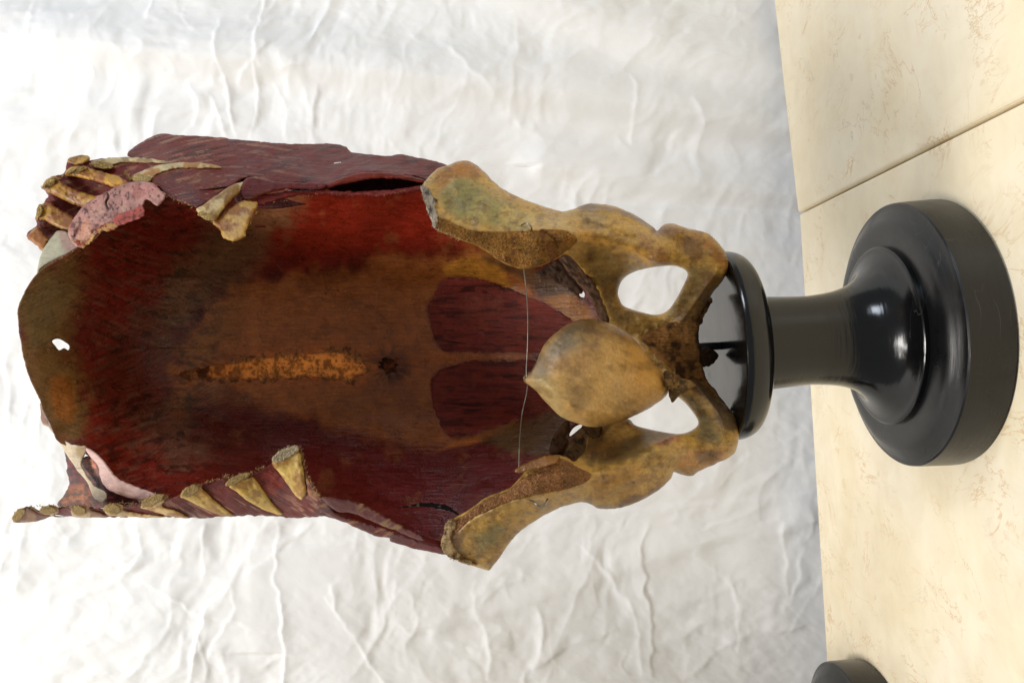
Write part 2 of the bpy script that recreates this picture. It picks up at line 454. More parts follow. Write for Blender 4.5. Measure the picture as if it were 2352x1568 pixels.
# rounded back corner of the right slab comes from the bevel; the left slab starts 2 mm on the other side of the joint
gap = np.array([-0.0022, 0, 0])
la = ra + gap + np.array([0, -0.006, 0]); lb = on_plane(1902, 1568, 0); lj = jn + gap
ll = np.array([-1.15, lb[1] + (-1.15 - lb[0]) * (lb[1] - la[1]) / (lb[0] - la[0]), 0])
slab([la, lj, np.array([-1.15, lj[1], 0]), ll], bev=0.0025)

# ------------------------------------------------------------------ backdrop cloth
def cloth():
    step = 3.6
    gx = np.concatenate([np.arange(-1500, -300, 14), np.arange(-300, 2140, step)])
    gy = np.concatenate([np.arange(-1700, -300, 14), np.arange(-300, 1900, step), np.arange(1900, 3400, 14)])
    X, Y = np.meshgrid(gx, gy, indexing='ij'); x = X.ravel(); y = Y.ravel()
    wx = x + 45 * fbm(x, y, 160, 3, 5); wy = y + 45 * fbm(x, y, 160, 3, 9)
    h = 0.004 * fbm(x, y, 420, 3, 2)
    # long soft hanging folds (they run with the drop of the sheet, along the picture's x)
    def soft(line, wd, amp):
        nonlocal h
        L = catmull(line, 40, False)
        d, bx, by = seg_dist(x, y, L, False)
        s = np.sign(y - by) * d / wd
        h = h + amp * np.tanh(s) * np.exp(-(d / (wd * 5)) ** 2) 
    def ridge(line, wd, amp, sgn=1):
        nonlocal h
        L = np.array(line, float)
        pad = wd * 7 + 40
        box = np.where((x > L[:, 0].min() - pad) & (x < L[:, 0].max() + pad) & (y > L[:, 1].min() - pad) & (y < L[:, 1].max() + pad))[0]
        if len(box) == 0: return
        L = catmull(line, 10, False)
        px = x[box] + 0.5 * (wx[box] - x[box]) + 7 * fbm(x[box], y[box], 34, 2, 32); py = y[box] + 0.5 * (wy[box] - y[box]) + 7 * fbm(x[box], y[box], 34, 2, 33)
        bd = np.full(px.shape, 1e9); bt = np.zeros(px.shape); bs = np.zeros(px.shape)
        for q in range(len(L) - 1):
            ax, ay = L[q]; dx, dy = L[q + 1] - L[q]; l2 = dx * dx + dy * dy + 1e-9
            t = np.clip(((px - ax) * dx + (py - ay) * dy) / l2, 0, 1)
            ex = px - ax - t * dx; ey = py - ay - t * dy; dd = np.hypot(ex, ey); m = dd < bd
            bd = np.where(m, dd, bd); bt = np.where(m, (q + t) / (len(L) - 1), bt); bs = np.where(m, np.sign(dx * ey - dy * ex), bs)
        tap = np.sqrt(np.clip(np.sin(np.pi * np.clip(bt, 0, 1)), 0, 1)) * (0.65 + 0.5 * fbm(px, py, 55, 2, 31))
        w1 = wd * (0.55 + 0.45 * tap); ww = np.where(bs * sgn > 0, w1 * 0.7, w1 * 2.6)
        h[box] -= 1.5 * amp * tap * np.exp(-(bd / ww) ** 1.15)
    def fold(line, wd, amp):
        nonlocal h
        d, bx, by = seg_dist(x, y, catmull(line, 40, False), False)
        sg = np.where(y > by, wd * 0.75, wd * 1.6)
        h = h - amp * np.exp(-(d / sg) ** 2)
    fold([(-400, 20), (0, 80), (420, 130), (700, 150), (1250, 215), (1800, 300), (2200, 370)], 55, 0.026)
    fold([(900, -160), (1200, -20), (1500, 90), (1800, 170), (2200, 250)], 60, 0.022)
    fold([(1250, 380), (1500, 415), (1850, 450), (2200, 470)], 36, 0.012)
    fold([(-300, 330), (100, 300), (300, 250)], 40, 0.005)
    soft([(1150, 462), (1350, 470), (1600, 480), (1850, 492), (2200, 500)], 5, -0.0016)
    fold([(1330, 545), (1600, 560), (1850, 580)], 26, 0.004)
    soft([(-400, 1350), (0, 1310), (300, 1272), (640, 1262), (850, 1232), (1270, 1185), (1880, 1132), (2200, 1100)], 5, -0.0010)
    fold([(1000, 1440), (1300, 1350), (1600, 1250), (1850, 1200)], 30, 0.004)
    fold([(-300, 1480), (200, 1520), (500, 1500)], 70, 0.008)
    R = [([(590, -300), (592, 0), (590, 150), (572, 290), (566, 330)], 4, .0022),
         ([(505, 40), (500, 90), (510, 140), (522, 200), (528, 260), (545, 320)], 6, .0026),
         ([(430, 185), (445, 240), (440, 300)], 9, .0026), ([(480, 215), (500, 270), (530, 330)], 7, .002),
         ([(720, 330), (715, 260), (730, 200)], 9, .0024), ([(620, 190), (650, 260), (640, 330)], 6, .0018),
         ([(590, 150), (640, 170), (720, 165)], 6, .0018), ([(590, 150), (560, 175), (545, 190)], 5, .002), ([(590, 150), (620, 120), (640, 95)], 5, .0018),
         ([(345, 0), (338, 60)], 5, .002), ([(340, 110), (350, 130), (310, 155)], 7, .002), ([(200, 120), (205, 170), (190, 190)], 8, .002),
         ([(640, 1180), (640, 1262), (642, 1400), (652, 1600), (655, 1900)], 6, .0030),
         ([(560, 1300), (500, 1370), (470, 1450), (425, 1568), (390, 1700)], 8, .0028), ([(530, 1330), (540, 1400), (480, 1520)], 9, .0022),
         ([(640, 1262), (600, 1290), (560, 1310)], 8, .0022), ([(460, 1210), (465, 1290), (455, 1340)], 8, .0018),
         ([(640, 1262), (700, 1215), (715, 1190)], 9, .0022), ([(740, 1360), (800, 1440), (880, 1568), (930, 1650)], 9, .0022),
         ([(755, 1330), (770, 1400)], 10, .002), ([(300, 1330), (420, 1380), (640, 1450)], 7, .0016),
         ([(1075, 1340), (1090, 1410), (1130, 1500), (1120, 1568)], 12, .003), ([(1240, 1380), (1250, 1460), (1230, 1560)], 16, .0035),
         ([(1030, 1420), (1110, 1380), (1200, 1330)], 12, .0022), ([(1320, 1250), (1450, 1390), (1480, 1568)], 12, .0022),
         ([(1500, 1568), (1490, 1300), (1500, 1200)], 7, .0024), ([(1560, 1568), (1700, 1460), (1880, 1420)], 16, .0030),
         ([(1590, 1280), (1680, 1350), (1700, 1500)], 12, .002), ([(1780, 1200), (1800, 1330), (1810, 1400)], 10, .002),
         ([(1840, 1250), (1810, 1400)], 10, .002), ([(900, 1430), (1000, 1480), (1180, 1490)], 14, .0025),
         ([(1200, 1568), (1280, 1500), (1420, 1440)], 14, .0028), ([(60, 1180), (40, 1340), (0, 1420)], 12, .0025), ([(20, 1220), (0, 1300), (-30, 1350)], 12, .003),
         ([(1440, 180), (1445, 320)], 7, .0018), ([(1590, 240), (1620, 310)], 9, .0016), ([(1010, 100), (1200, 290), (1330, 330)], 14, .002)]
    for L, wd, am in R: ridge(L, wd, am)
    rng = random.Random(12)
    for k in range(170):
        cx, cy = rng.uniform(-250, 1950), rng.uniform(-300, 1850)
        keepp = 0.9 if cx < 1000 else (0.75 if cy > 1100 else 0.4)
        if rng.random() > keepp: continue
        an = rng.choice((0.5, 0.9, 1.3, 1.75, 2.2, 2.7)) + rng.gauss(0, .25); ln = rng.uniform(40, 190); bend = rng.gauss(0, .35)
        pts = []
        for q in (-1, -.33, .33, 1):
            pts.append((cx + ln * .5 * q * math.cos(an + bend * q), cy + ln * .5 * q * math.sin(an + bend * q)))
        ridge(pts, rng.uniform(3, 8), rng.uniform(.0003, .0009), rng.choice((-1, 1)))
    # crumple: flat facets meeting in kinks, weaker towards the table
    rng = random.Random(4)
    up = sm(1900, 300, x)
    for i in range(6):
        an = rng.uniform(0, math.pi); c, s = math.cos(an), math.sin(an)
        u = (wx * c + wy * s); v = (-wx * s + wy * c)
        n = np.abs(fbm(u, v * 0.5, 110 - 13 * i, 3, 40 + i, 0.4))
        mk = sm(-0.15, 0.35, fbm(x, y, 230, 2, 70 + i))
        h = h + (0.0058 - 0.0006 * i) * n * mk * (0.6 + 0.6 * up)
    # fine diagonal strain lines
    for i, an in enumerate((0.35, 0.55, 2.6)):
        c, s = math.cos(an), math.sin(an)
        h = h + 0.0007 * fbm((x * c + y * s) * 0.4, -x * s + y * c, 22, 3, 90 + i) * sm(-0.2, 0.4, fbm(x, y, 300, 2, 95 + i))
    h = h + 0.00022 * fbm(x, y, 16, 3, 77)
    V = P(x, y, np.full(x.shape, 1.075)) + h[:, None] * FWD
    nx, ny = X.shape; idx = np.arange(nx * ny).reshape(nx, ny)
    q = np.stack([idx[:-1, :-1], idx[1:, :-1], idx[1:, 1:], idx[:-1, 1:]], -1).reshape(-1, 4)
    o = link_mesh('backdrop_cloth', V, q, M_COTTON)
    o['label'] = 'creased white cotton sheet hanging behind the table'; o['category'] = 'cloth'
    sol = o.modifiers.new('thickness', 'SOLIDIFY'); sol.thickness = 0.0006; sol.offset = 1
cloth()

# ------------------------------------------------------------------ black turned stands
def spl(pts, n=10):
    return [tuple(p) for p in catmull(pts, 0.0012, False)]
def make_stand(loc, label):
    t = empty('display_stand', loc, label, 'stand', 'black turned display stands')
    base = [(0.0, 0.0), (0.1125, 0.0), (0.1140, 0.0015), (0.1142, 0.006), (0.1136, 0.030), (0.1130, 0.0350), (0.1118, 0.0362)]
    base += spl([(0.1118, 0.0362), (0.1085, 0.0372), (0.103, 0.0402), (0.097, 0.0436), (0.090, 0.0450), (0.080, 0.0452), (0.0772, 0.0452)])
    base += [(0.0, 0.0452)]
    lathe('base_disc', base, M_WORN, t)
    col = [(0.0, 0.0440), (0.0762, 0.0440), (0.0765, 0.0452), (0.0768, 0.0490)]
    col += spl([(0.0768, 0.0490), (0.0755, 0.0502), (0.070, 0.0514), (0.061, 0.0560), (0.0525, 0.0636), (0.0458, 0.0735), (0.0412, 0.0875), (0.0390, 0.1050),
                (0.0387, 0.1180), (0.0395, 0.1350), (0.0404, 0.1480), (0.0415, 0.1580), (0.0430, 0.1618)])
    col += [(0.0460, 0.1622), (0.0462, 0.1640), (0.0, 0.1640)]
    lathe('column', col, M_BLACK, t)
    top = [(0.0, 0.1630), (0.062, 0.1630)]
    top += spl([(0.062, 0.1630), (0.0715, 0.1645), (0.0775, 0.1690), (0.0808, 0.1760), (0.0816, 0.1830), (0.0808, 0.1868), (0.0798, 0.1880)])
    top += spl([(0.0798, 0.1880), (0.0785, 0.1883), (0.06, 0.1884)]) + [(0.0, 0.1884)]
    lathe('top_disc', top, M_BLACK, t)
    return t
AX, AY = -0.0157, 0.70
stand = make_stand((AX, AY, 0.0005), 'black lacquered turned wooden stand carrying the anatomical torso')
rod = tube('support_rod', [(AX, AY, 0.180), (AX + 0.0005, AY, 0.200), (AX + 0.001, AY, 0.226)], 0.0034, M_IRON, stand, 16)
st2 = empty('display_stand', (-0.490, 0.872, 0.0005), 'edge of a second black stand cropped by the photo border', 'stand', 'black turned display stands')
for ch in list(stand.children):
    if ch.name.startswith('support_rod'): continue
    c = ch.copy(); COL.objects.link(c); c.parent = st2; c.matrix_parent_inverse = Matrix()

# ------------------------------------------------------------------ the torso specimen
tor = empty('torso_specimen', (AX, AY, 0.19), 'dried red painted anatomical torso wall with hip bones on the black stand', 'anatomical specimen')

def paint(base, layers, warp=10, wsc=45):
    """painted colour: soft edged patches of paint and tissue"""
    def f(x, y):
        c = np.tile(np.array(base, float), (len(x), 1))
        nz = fbm(x, y, wsc, 4, 11)
        for L in layers:
            poly, colr, blur, amt = L[:4]; wp = L[4] if len(L) > 4 else warp
            m = sm(-blur, blur, sd(x, y, catmull(poly, 10)) + nz * wp) * amt
            c = c * (1 - m[:, None]) + np.array(colr) * m[:, None]
        return c
    return f

# --- body wall (inside of the belly and the dome of the midriff)
rim = [(40, 720, .632), (52, 680, .632), (75, 640, .632), (105, 610, .632), (150, 585, .630), (190, 562, .629), (235, 524, .631), (290, 490, .630), (325, 455, .632), (374, 424, .632),
       (450, 436, .618), (540, 425, .622), (632, 428, .620), (690, 440, .612), (747, 441, .608), (869, 447, .606), (967, 430, .604), (1015, 440, .612),
       (1090, 490, .64), (1190, 540, .66), (1320, 566, .675), (1388, 625, .690), (1402, 700, .702), (1405, 780, .712), (1405, 860, .712), (1400, 940, .704), (1380, 1030, .69),
       (1325, 1078, .675), (1210, 1120, .66), (1120, 1190, .65), (1050, 1262, .632), (1012, 1266, .630), (967, 1252, .635), (900, 1226, .640), (800, 1190, .638), (750, 1172, .632), (700, 1152, .638), (550, 1148, .642), (400, 1146, .640), (330, 1138, .638),
       (268, 1120, .638), (243, 1094, .638), (224, 1066, .638), (194, 1040, .637), (158, 1026, .637), (130, 1010, .634), (119, 984, .631), (98, 945, .632), (91, 919, .632), (72, 880, .632), (58, 840, .632), (48, 790, .632)]
core = [(120, 700, .655), (130, 800, .657), (150, 900, .655), (200, 640, .668), (220, 800, .697), (220, 950, .672), (320, 560, .69), (320, 680, .728), (320, 840, .742), (320, 980, .712), (400, 540, .695),
        (450, 620, .745), (450, 840, .768), (450, 1000, .735), (600, 520, .70), (600, 640, .762), (600, 840, .782), (600, 960, .768), (600, 1080, .712),
        (750, 520, .692), (750, 640, .765), (750, 840, .787), (750, 980, .768), (750, 1080, .715), (900, 520, .690), (900, 640, .764), (900, 840, .787), (900, 980, .768), (900, 1090, .712),
        (1020, 540, .695), (1050, 640, .760), (1050, 840, .782), (1050, 980, .762), (1050, 1100, .70), (1180, 640, .745), (1180, 740, .762), (1180, 840, .767), (1180, 940, .757), (1160, 1050, .705),
        (1290, 700, .725), (1290, 820, .742), (1290, 930, .727)]
_w = tps(rim + core)
def wall_d(x, y):
    d = _w(x, y)
    d = d + 0.0016 * fbm(x, y, 90, 4, 21) + 0.0007 * fbm(x * 0.35, y, 22, 3, 22)
    L = catmull([(470, 850), (700, 842), (885, 838), (1200, 814)], 20, False)
    return d
RED = S(118, 30, 22); DRED = S(96, 28, 20); BROWN = S(168, 102, 52); OCHRE = S(172, 108, 40); GREY = S(122, 104, 82); HOOD = S(126, 92, 50); PURP = S(92, 30, 28)
strip = zi((160, 880), (230, 850), (320, 820), (460, 800), (600, 760), (720, 745), (850, 730), (1000, 715), (1100, 702), (1200, 725), (1270, 770), (1320, 830), (1300, 880), (1200, 930), (1050, 915), (900, 912), (750, 925), (600, 930), (450, 930), (330, 925), (220, 920))
rect_u = zi((1720, 320), (1800, 305), (1900, 315), (2000, 330), (2100, 370), (2200, 410), (2350, 465), (2480, 560), (2600, 640), (2600, 760), (2350, 755), (2100, 755), (1900, 750), (1760, 745), (1720, 730), (1680, 690), (1660, 610), (1640, 540), (1630, 480), (1670, 400))
rect_l = zi((1990, 795), (1880, 795), (1800, 812), (1740, 835), (1680, 870), (1645, 930), (1650, 1000), (1665, 1070), (1690, 1130), (1715, 1190), (1760, 1250), (1850, 1245), (1950, 1215), (2080, 1170), (2200, 1120), (2400, 1060), (2560, 1000), (2600, 800), (2300, 790))
wall_layers_late = [(rect_u, S(104, 40, 32), 7, .95, 5), (rect_l, S(104, 40, 32), 7, .95, 5), (strip, S(196, 112, 44), 24, .75, 30), ([(395, 868), (470, 830), (560, 806), (560, 826), (500, 890), (440, 892)], S(150, 84, 36), 24, .6, 40)]
wall_layers = [
    ([(150, 560), (300, 500), (430, 470), (480, 560), (430, 700), (400, 850), (420, 1000), (520, 1130), (330, 1130), (200, 1030), (150, 960), (190, 850), (170, 700)], S(126, 36, 24), 45, .9, 55),
    ([(230, 560), (360, 480), (470, 500), (430, 620), (330, 700), (250, 680)], S(122, 34, 22), 50, .6, 55),
    ([(560, 460), (690, 440), (1000, 420), (1060, 560), (900, 590), (700, 610), (600, 590)], S(136, 35, 20), 45, .9, 45),  # brighter red imitates light caught on the wall near the rim
    ([(380, 640), (470, 540), (540, 500), (650, 462), (690, 470), (640, 560), (560, 600), (520, 680), (450, 740), (380, 800), (350, 760)], S(124, 98, 66), 40, .65, 60),
    ([(330, 930), (420, 900), (480, 980), (560, 1000), (560, 1060), (470, 1080), (380, 1060), (310, 1010)], S(104, 80, 60), 34, .6, 55),
    ([(240, 820), (330, 700), (400, 760), (390, 900), (300, 960), (240, 920)], S(84, 42, 30), 35, .55, 45),
    ([(440, 760), (500, 690), (620, 650), (735, 628), (891, 597), (1028, 580), (1110, 580), (1200, 600), (1230, 700), (1200, 960), (1106, 1010), (1005, 1030), (900, 1015), (800, 1000), (700, 960), (580, 930), (450, 940), (400, 890)], BROWN, 26, 1.0, 34),
    ([(680, 640), (760, 620), (900, 610), (1010, 600), (1000, 660), (860, 650), (720, 660)], S(140, 76, 30), 12, .6, 18),
    ([(800, 890), (980, 880), (1000, 1010), (880, 1000), (760, 960)], S(134, 84, 46), 25, .6, 18),
    ([(430, 800), (500, 720), (560, 700), (520, 790), (440, 850)], S(134, 92, 42), 18, .5, 35),
    ([(420, 880), (560, 885), (560, 930), (440, 940)], S(128, 78, 38), 15, .6, 25),
    ([(460, 900), (620, 960), (760, 1000), (980, 1035), (1150, 1010), (1280, 1000), (1200, 1100), (1000, 1240), (700, 1160), (500, 1100)], PURP, 36, .85, 36),
    ([(700, 1010), (980, 1060), (1020, 1240), (760, 1150)], S(96, 26, 24), 40, .7),
    ([(1020, 610), (1090, 590), (1150, 610), (1184, 669), (1240, 700), (1200, 690), (1110, 655), (1040, 640)], S(190, 130, 50), 8, .95, 8),
    ([(1000, 1036), (1050, 1012), (1106, 998), (1180, 975), (1190, 985), (1110, 1012), (1050, 1026)], S(176, 102, 36), 6, .9, 6),
    ([(1110, 590), (1200, 612), (1280, 620), (1330, 680), (1260, 690), (1190, 640)], S(88, 62, 36), 10, .9),
    ([(1106, 1008), (1200, 960), (1300, 950), (1310, 1040), (1220, 1050), (1150, 1030)], S(98, 78, 46), 12, .8, 16),
    ([(1250, 690), (1330, 690), (1370, 760), (1290, 760)], S(176, 116, 44), 14, .9, 14),
    ([(905, 826), (960, 822), (1030, 812), (1120, 815), (1210, 812), (1210, 819), (1120, 823), (1040, 828), (960, 836), (905, 850)], S(172, 98, 36), 5, .9, 4),
    ([(868, 812), (920, 810), (945, 840), (912, 872), (868, 866)], S(88, 48, 30), 16, .7, 20),
    ([(835, 806), (868, 816), (874, 860), (835, 872)], S(176, 100, 38), 10, .8, 12),
    ([(38, 720), (75, 640), (150, 585), (195, 575), (185, 680), (165, 800), (190, 900), (185, 990), (130, 1000), (95, 945), (58, 840)], HOOD, 30, 1.0, 42),
    ([(120, 870), (165, 880), (165, 960), (130, 950)], S(170, 98, 36), 14, .7, 16),  # amber glow of light through the thin dome, painted as colour
    ([(60, 700), (110, 640), (150, 660), (120, 760), (80, 800)], S(116, 96, 56), 20, .6, 20),
]
_wc = paint(DRED, wall_layers + wall_layers_late)
def wall_col(x, y):
    c = _wc(x, y)
    # scuffs, grey fibres and dark dried threads where the midriff muscle fans out
    k = np.where(y < 800, 0.42, -0.38) * sm(560, 260, x)
    v = y - k * (x - 300)
    fib = fbm(x * 0.13, v, 5, 3, 61); m = sm(0.05, 0.5, fib) * sm(620, 330, x) * sm(160, 230, x) * 0.36
    c = c * (1 - m[:, None]) + S(120, 96, 78) * m[:, None]
    fib = fbm(x * 0.16, v, 6, 3, 65); m = sm(0.1, 0.5, fib) * sm(640, 400, x) * sm(120, 200, x) * 0.55
    c = c * (1 - m[:, None]) + S(58, 14, 12) * m[:, None]
    m = sm(0.28, 0.42, fbm(x * 0.5, v, 13, 3, 66)) * sm(560, 420, x) * sm(200, 260, x) * 0.6
    c = c * (1 - m[:, None]) + S(34, 20, 16) * m[:, None]
    m = sm(0.0, 0.5, fbm(x, y, 34, 5, 69, 0.65)) * 0.28
    c = c * (1 - m[:, None]) + c * m[:, None] * np.array([0.55, 0.5, 0.5])
    m = sm(0.15, 0.6, fbm(x + 900, y, 50, 5, 70, 0.65)) * 0.30
    c = c * (1 - m[:, None]) + S(150, 100, 58) * m[:, None] * sm(420, 520, x)[:, None] + c * m[:, None] * (1 - sm(420, 520, x))[:, None]
    # radiating threads round the navel
    r = np.hypot(x - 893, y - 838); an = np.arctan2(y - 838, x - 893)
    m = sm(0.0, 0.5, fbm(an * 14, r * 0.06, 2.2, 2, 72)) * sm(70, 18, r) * 0.75
    c = c * (1 - m[:, None]) + S(52, 26, 18) * m[:, None]
    cr_ = np.abs(fbm(x, y, 60, 5, 67, 0.6)); m = sm(0.022, 0.006, cr_) * sm(0.0, 0.35, fbm(x, y, 130, 2, 68)) * 0.6
    c = c * (1 - m[:, None]) + S(42, 22, 14) * m[:, None]
    return c * np.array([1.20, 1.16, 1.05])
def wall_flow(x, y):
    k = sm(520, 260, x); an = k * np.where(y < 800, -0.45, 0.35)
    return np.stack([(x * np.cos(an) + y * np.sin(an)) / 100, (-x * np.sin(an) + y * np.cos(an)) / 100], 1)
hole1 = [(120, 783), (134, 778), (150, 786), (159, 794), (157, 804), (147, 799), (136, 804), (128, 795)]
hole2 = [(1330, 668), (1338, 667), (1343, 675), (1341, 683), (1332, 680)]
hole3 = [(1308, 997), (1318, 982), (1334, 974), (1336, 980), (1322, 992), (1310, 1001)]
strip_in = [((px - 640) * .88 + 644, (py - 847) * .64 + 847) for px, py in strip]
body = sheet('body_wall', [p[:2] for p in rim], wall_d, M_WALL, tor, T=0.006, R=7, a=0.15, cell=2.6, holes=(hole1, hole2, hole3, strip_in), col=wall_col, flow=wall_flow, rag=(1.6, 14))

def mcol(x, y):
    c = np.tile(S(136, 54, 42), (len(x), 1))
    m = sm(.05, .5, fbm(x * .07, y, 4, 3, 26)) * .55; c = c * (1 - m[:, None]) + S(62, 22, 18) * m[:, None]
    m = sm(.0, .5, fbm(x, y, 30, 4, 27)) * .5; c = c * (1 - m[:, None]) + S(150, 74, 52) * m[:, None]
    m = sm(.3, .42, fbm(x * .2, y, 9, 2, 28)) * .55; return c * (1 - m[:, None]) + S(44, 20, 14) * m[:, None]
def rough_line(pg):
    q = []
    for k in range(len(pg)):
        p0, p1 = np.array(pg[k]), np.array(pg[(k + 1) % len(pg)]); n_ = max(1, int(np.hypot(*(p1 - p0)) / 3))
        q += [p0 + (p1 - p0) * t / n_ for t in range(n_)]
    return ragged(np.array(q), 5, 11, 9)
for pg in (rough_line(rect_u), rough_line(rect_l)):
    sheet('rectus_muscle', pg, lambda x, y: wall_d(x, y) - 0.0007 + 0.0008 * fbm(x * .12, y, 7, 3, 5), M_MUSCLE, tor, T=0.003, R=9, a=0.35, cell=2.4, spline=False,
          col=mcol, rag=None, flow=lambda x, y: np.stack([x / 100, (y - 0.08 * x) / 100], 1))
def fat_col(x, y):
    n = np.abs(fbm(x, y, 15, 4, 33, 0.6)); m = sm(0.14, 0.02, n) * 0.7
    ed = sm(11, -3, sd(x, y, catmull(strip, 8)) + 16 * fbm(x, y, 16, 4, 38)) * .8
    m = np.maximum(m, sm(.12, .35, fbm(x, y, 9, 3, 39)) * .6)
    k = sm(640, 430, x)
    base = np.outer(1 - k, np.array([.90, .50, .17])) + np.outer(k, np.array([.72, .34, .09]))
    m = np.maximum(m, sm(0.05, 0.3, fbm(x, y, 26, 3, 36)) * k)
    m = np.maximum(m, sm(9, 1, np.abs(x - 634 - 12 * fbm(x, y, 20, 3, 37))) * .6)
    c = base * (1 - m[:, None]) + S(96, 44, 16) * m[:, None]
    return c * (1 - ed[:, None]) + S(146, 80, 36) * ed[:, None]
sheet('fat_strip', strip, lambda x, y: wall_d(x, y) - 0.0010 + 0.0022 * np.abs(fbm(x, y, 15, 3, 33)), M_FAT, tor, T=0.0025, R=22, a=0.5, cell=2.0, col=fat_col, rag=(12, 12))
def nav_d(x, y):
    r = np.hypot(x - 893, y - 838); an = np.arctan2(y - 838, x - 893)
    return wall_d(x, y) - 0.0035 * np.exp(-(r / 13) ** 2) + 0.0022 * np.exp(-(np.hypot(x - 889, y - 836) / 4.5) ** 2) + 0.0010 * fbm(an * 6, r * .1, 1.0, 2, 74) * sm(3, 10, r)
sheet('navel_scar', [(866, 842), (872, 828), (884, 816), (896, 822), (912, 812), (922, 828), (914, 842), (920, 856), (902, 856), (890, 870), (882, 856)], nav_d, M_FIB, tor, T=0.003, R=12, a=0.25, cell=1.6,
      col=lambda x, y: (lambda m: np.outer(1 - m, S(128, 74, 42)) + np.outer(m, S(64, 36, 24)))(sm(-.25, .3, fbm(x, y, 12, 3, 75))), rag=(6, 6))

# --- right flank (top of the picture): outer oblique muscle, slit and inner layer
WR = tps([(450, 480, .600), (540, 548, .588), (600, 470, .600), (690, 440, .602), (750, 425, .601), (860, 400, .600), (970, 418, .600), (300, 320, .695), (363, 309, .69), (500, 315, .685), (680, 330, .68), (800, 345, .672), (920, 356, .655), (1030, 382, .632),
          (640, 380, .640), (500, 400, .640), (300, 400, .655), (200, 370, .665), (100, 420, .668), (70, 550, .668), (200, 480, .665), (320, 440, .632), (390, 460, .611)])
flap_o = z1((1085, 265), (1140, 185), (1340, 80), (1520, 85), (1700, 95), (2000, 120), (2331, 155)) + z2((300, 150), (600, 160), (900, 160), (1020, 180), (1050, 205), (1105, 245), (1250, 250), (1380, 258), (1480, 250), (1620, 275), (1750, 300), (1900, 352), (1880, 420), (1740, 475),
         (1640, 440), (1450, 415), (1300, 400), (1180, 402), (1050, 430), (930, 480), (870, 510), (700, 492), (420, 480), (200, 440), (60, 520)) + z1((1700, 690), (1640, 690), (1480, 620), (1390, 560), (1350, 480), (1300, 430), (1240, 330))
slitl = catmull(z2((860, 505), (1050, 425), (1200, 398), (1450, 410), (1660, 470)), 6, False)
white_nick = [(*p,) for p in z2((920, 320), (985, 312), (982, 322), (925, 330))]
def flap_d(x, y):
    an = -0.35
    return WR(x, y) + 0.0012 * fbm(x * .18 + y * .06, y * 0.9 + x * 0.28, 13, 4, 41) - 0.002 * np.exp(-(ldist(x, y, slitl) / 6) ** 2)
def flap_col(x, y):
    c = paint(S(104, 36, 28), [([(290, 340), (480, 310), (560, 330), (480, 390), (380, 400)], S(122, 58, 46), 25, .7), ([(700, 350), (1030, 380), (970, 425), (760, 400)], S(104, 36, 30), 30, .8),
                              ([(380, 470), (450, 440), (480, 480), (440, 490)], S(110, 56, 56), 12, .6)])(x, y)
    f = fbm(x * .055, y + 0.30 * (x - 400) * sm(760, 300, x), 3.6, 3, 43); m = sm(0.08, 0.5, f) * sm(860, 420, x) * 0.6
    c = c * (1 - m[:, None]) + S(180, 134, 106) * m[:, None]
    m = sm(0.25, 0.45, fbm(x * .10, y + 0.26 * x, 5, 3, 44)) * 0.75
    return c * (1 - m[:, None]) + S(46, 16, 14) * m[:, None]
sheet('oblique_muscle', flap_o, flap_d, M_MUSCLE, tor, T=0.007, R=7, a=0.2, cell=2.2, col=flap_col, rag=(2.2, 16),
      flow=lambda x, y: np.stack([x / 100, (y + 0.32 * (x - 400) * sm(780, 250, x)) / 100], 1))
sheet('pale_chip', white_nick, lambda x, y: flap_d(x, y) - .0014, M_PINK, tor, T=.002, R=2, a=.5, cell=1.2, col=S(236, 232, 224), spline=False)
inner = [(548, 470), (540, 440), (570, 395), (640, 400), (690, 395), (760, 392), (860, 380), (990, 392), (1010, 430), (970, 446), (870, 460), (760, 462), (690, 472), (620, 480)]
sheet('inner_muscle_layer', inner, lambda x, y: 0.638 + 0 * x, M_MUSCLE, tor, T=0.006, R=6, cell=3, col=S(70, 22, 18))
lipr = z2((130, 640), (180, 600), (300, 590), (540, 560), (840, 545), (850, 500), (880, 520), (900, 552), (1100, 562), (1300, 556), (1500, 536), (1660, 508), (1700, 530), (1640, 565), (1480, 585), (1300, 612), (1180, 600), (1050, 605), (850, 590), (700, 590), (560, 610), (420, 650), (280, 690))
sheet('muscle_lip', lipr, lambda x, y: 0.599 + 0.001 * fbm(x, y, 30, 3, 3), M_MUSCLE, tor, T=0.010, R=5, a=0.3, cell=1.8, col=S(116, 34, 26), rag=(2.5, 10))
lipr2 = z2((130, 560), (200, 445), (420, 478), (640, 490), (848, 490), (852, 530), (760, 548), (520, 545), (330, 590), (180, 640))
sheet('muscle_lip', lipr2, lambda x, y: 0.596 + 0.001 * fbm(x, y, 30, 3, 6), M_MUSCLE, tor, T=0.008, R=7, a=0.3, cell=1.8, col=lambda x, y: paint(S(104, 40, 38), [([(570, 455), (620, 440), (620, 465), (580, 475)], S(150, 84, 50), 8, .7)])(x, y), rag=(2, 12))

lipu = z2((850, 515), (930, 470), (1050, 425), (1180, 398), (1320, 400), (1450, 412), (1580, 432), (1660, 455), (1720, 485), (1650, 486), (1500, 462), (1320, 455), (1180, 466), (1060, 490), (960, 515), (880, 535))
sheet('muscle_lip', lipu, lambda x, y: 0.598 + 0.001 * fbm(x, y, 30, 3, 8), M_MUSCLE, tor, T=0.009, R=6, a=0.4, cell=1.8, col=lambda x, y: paint(S(112, 36, 26), [(lipu, S(124, 44, 26), 4, .6)])(x, y), rag=(2, 12))

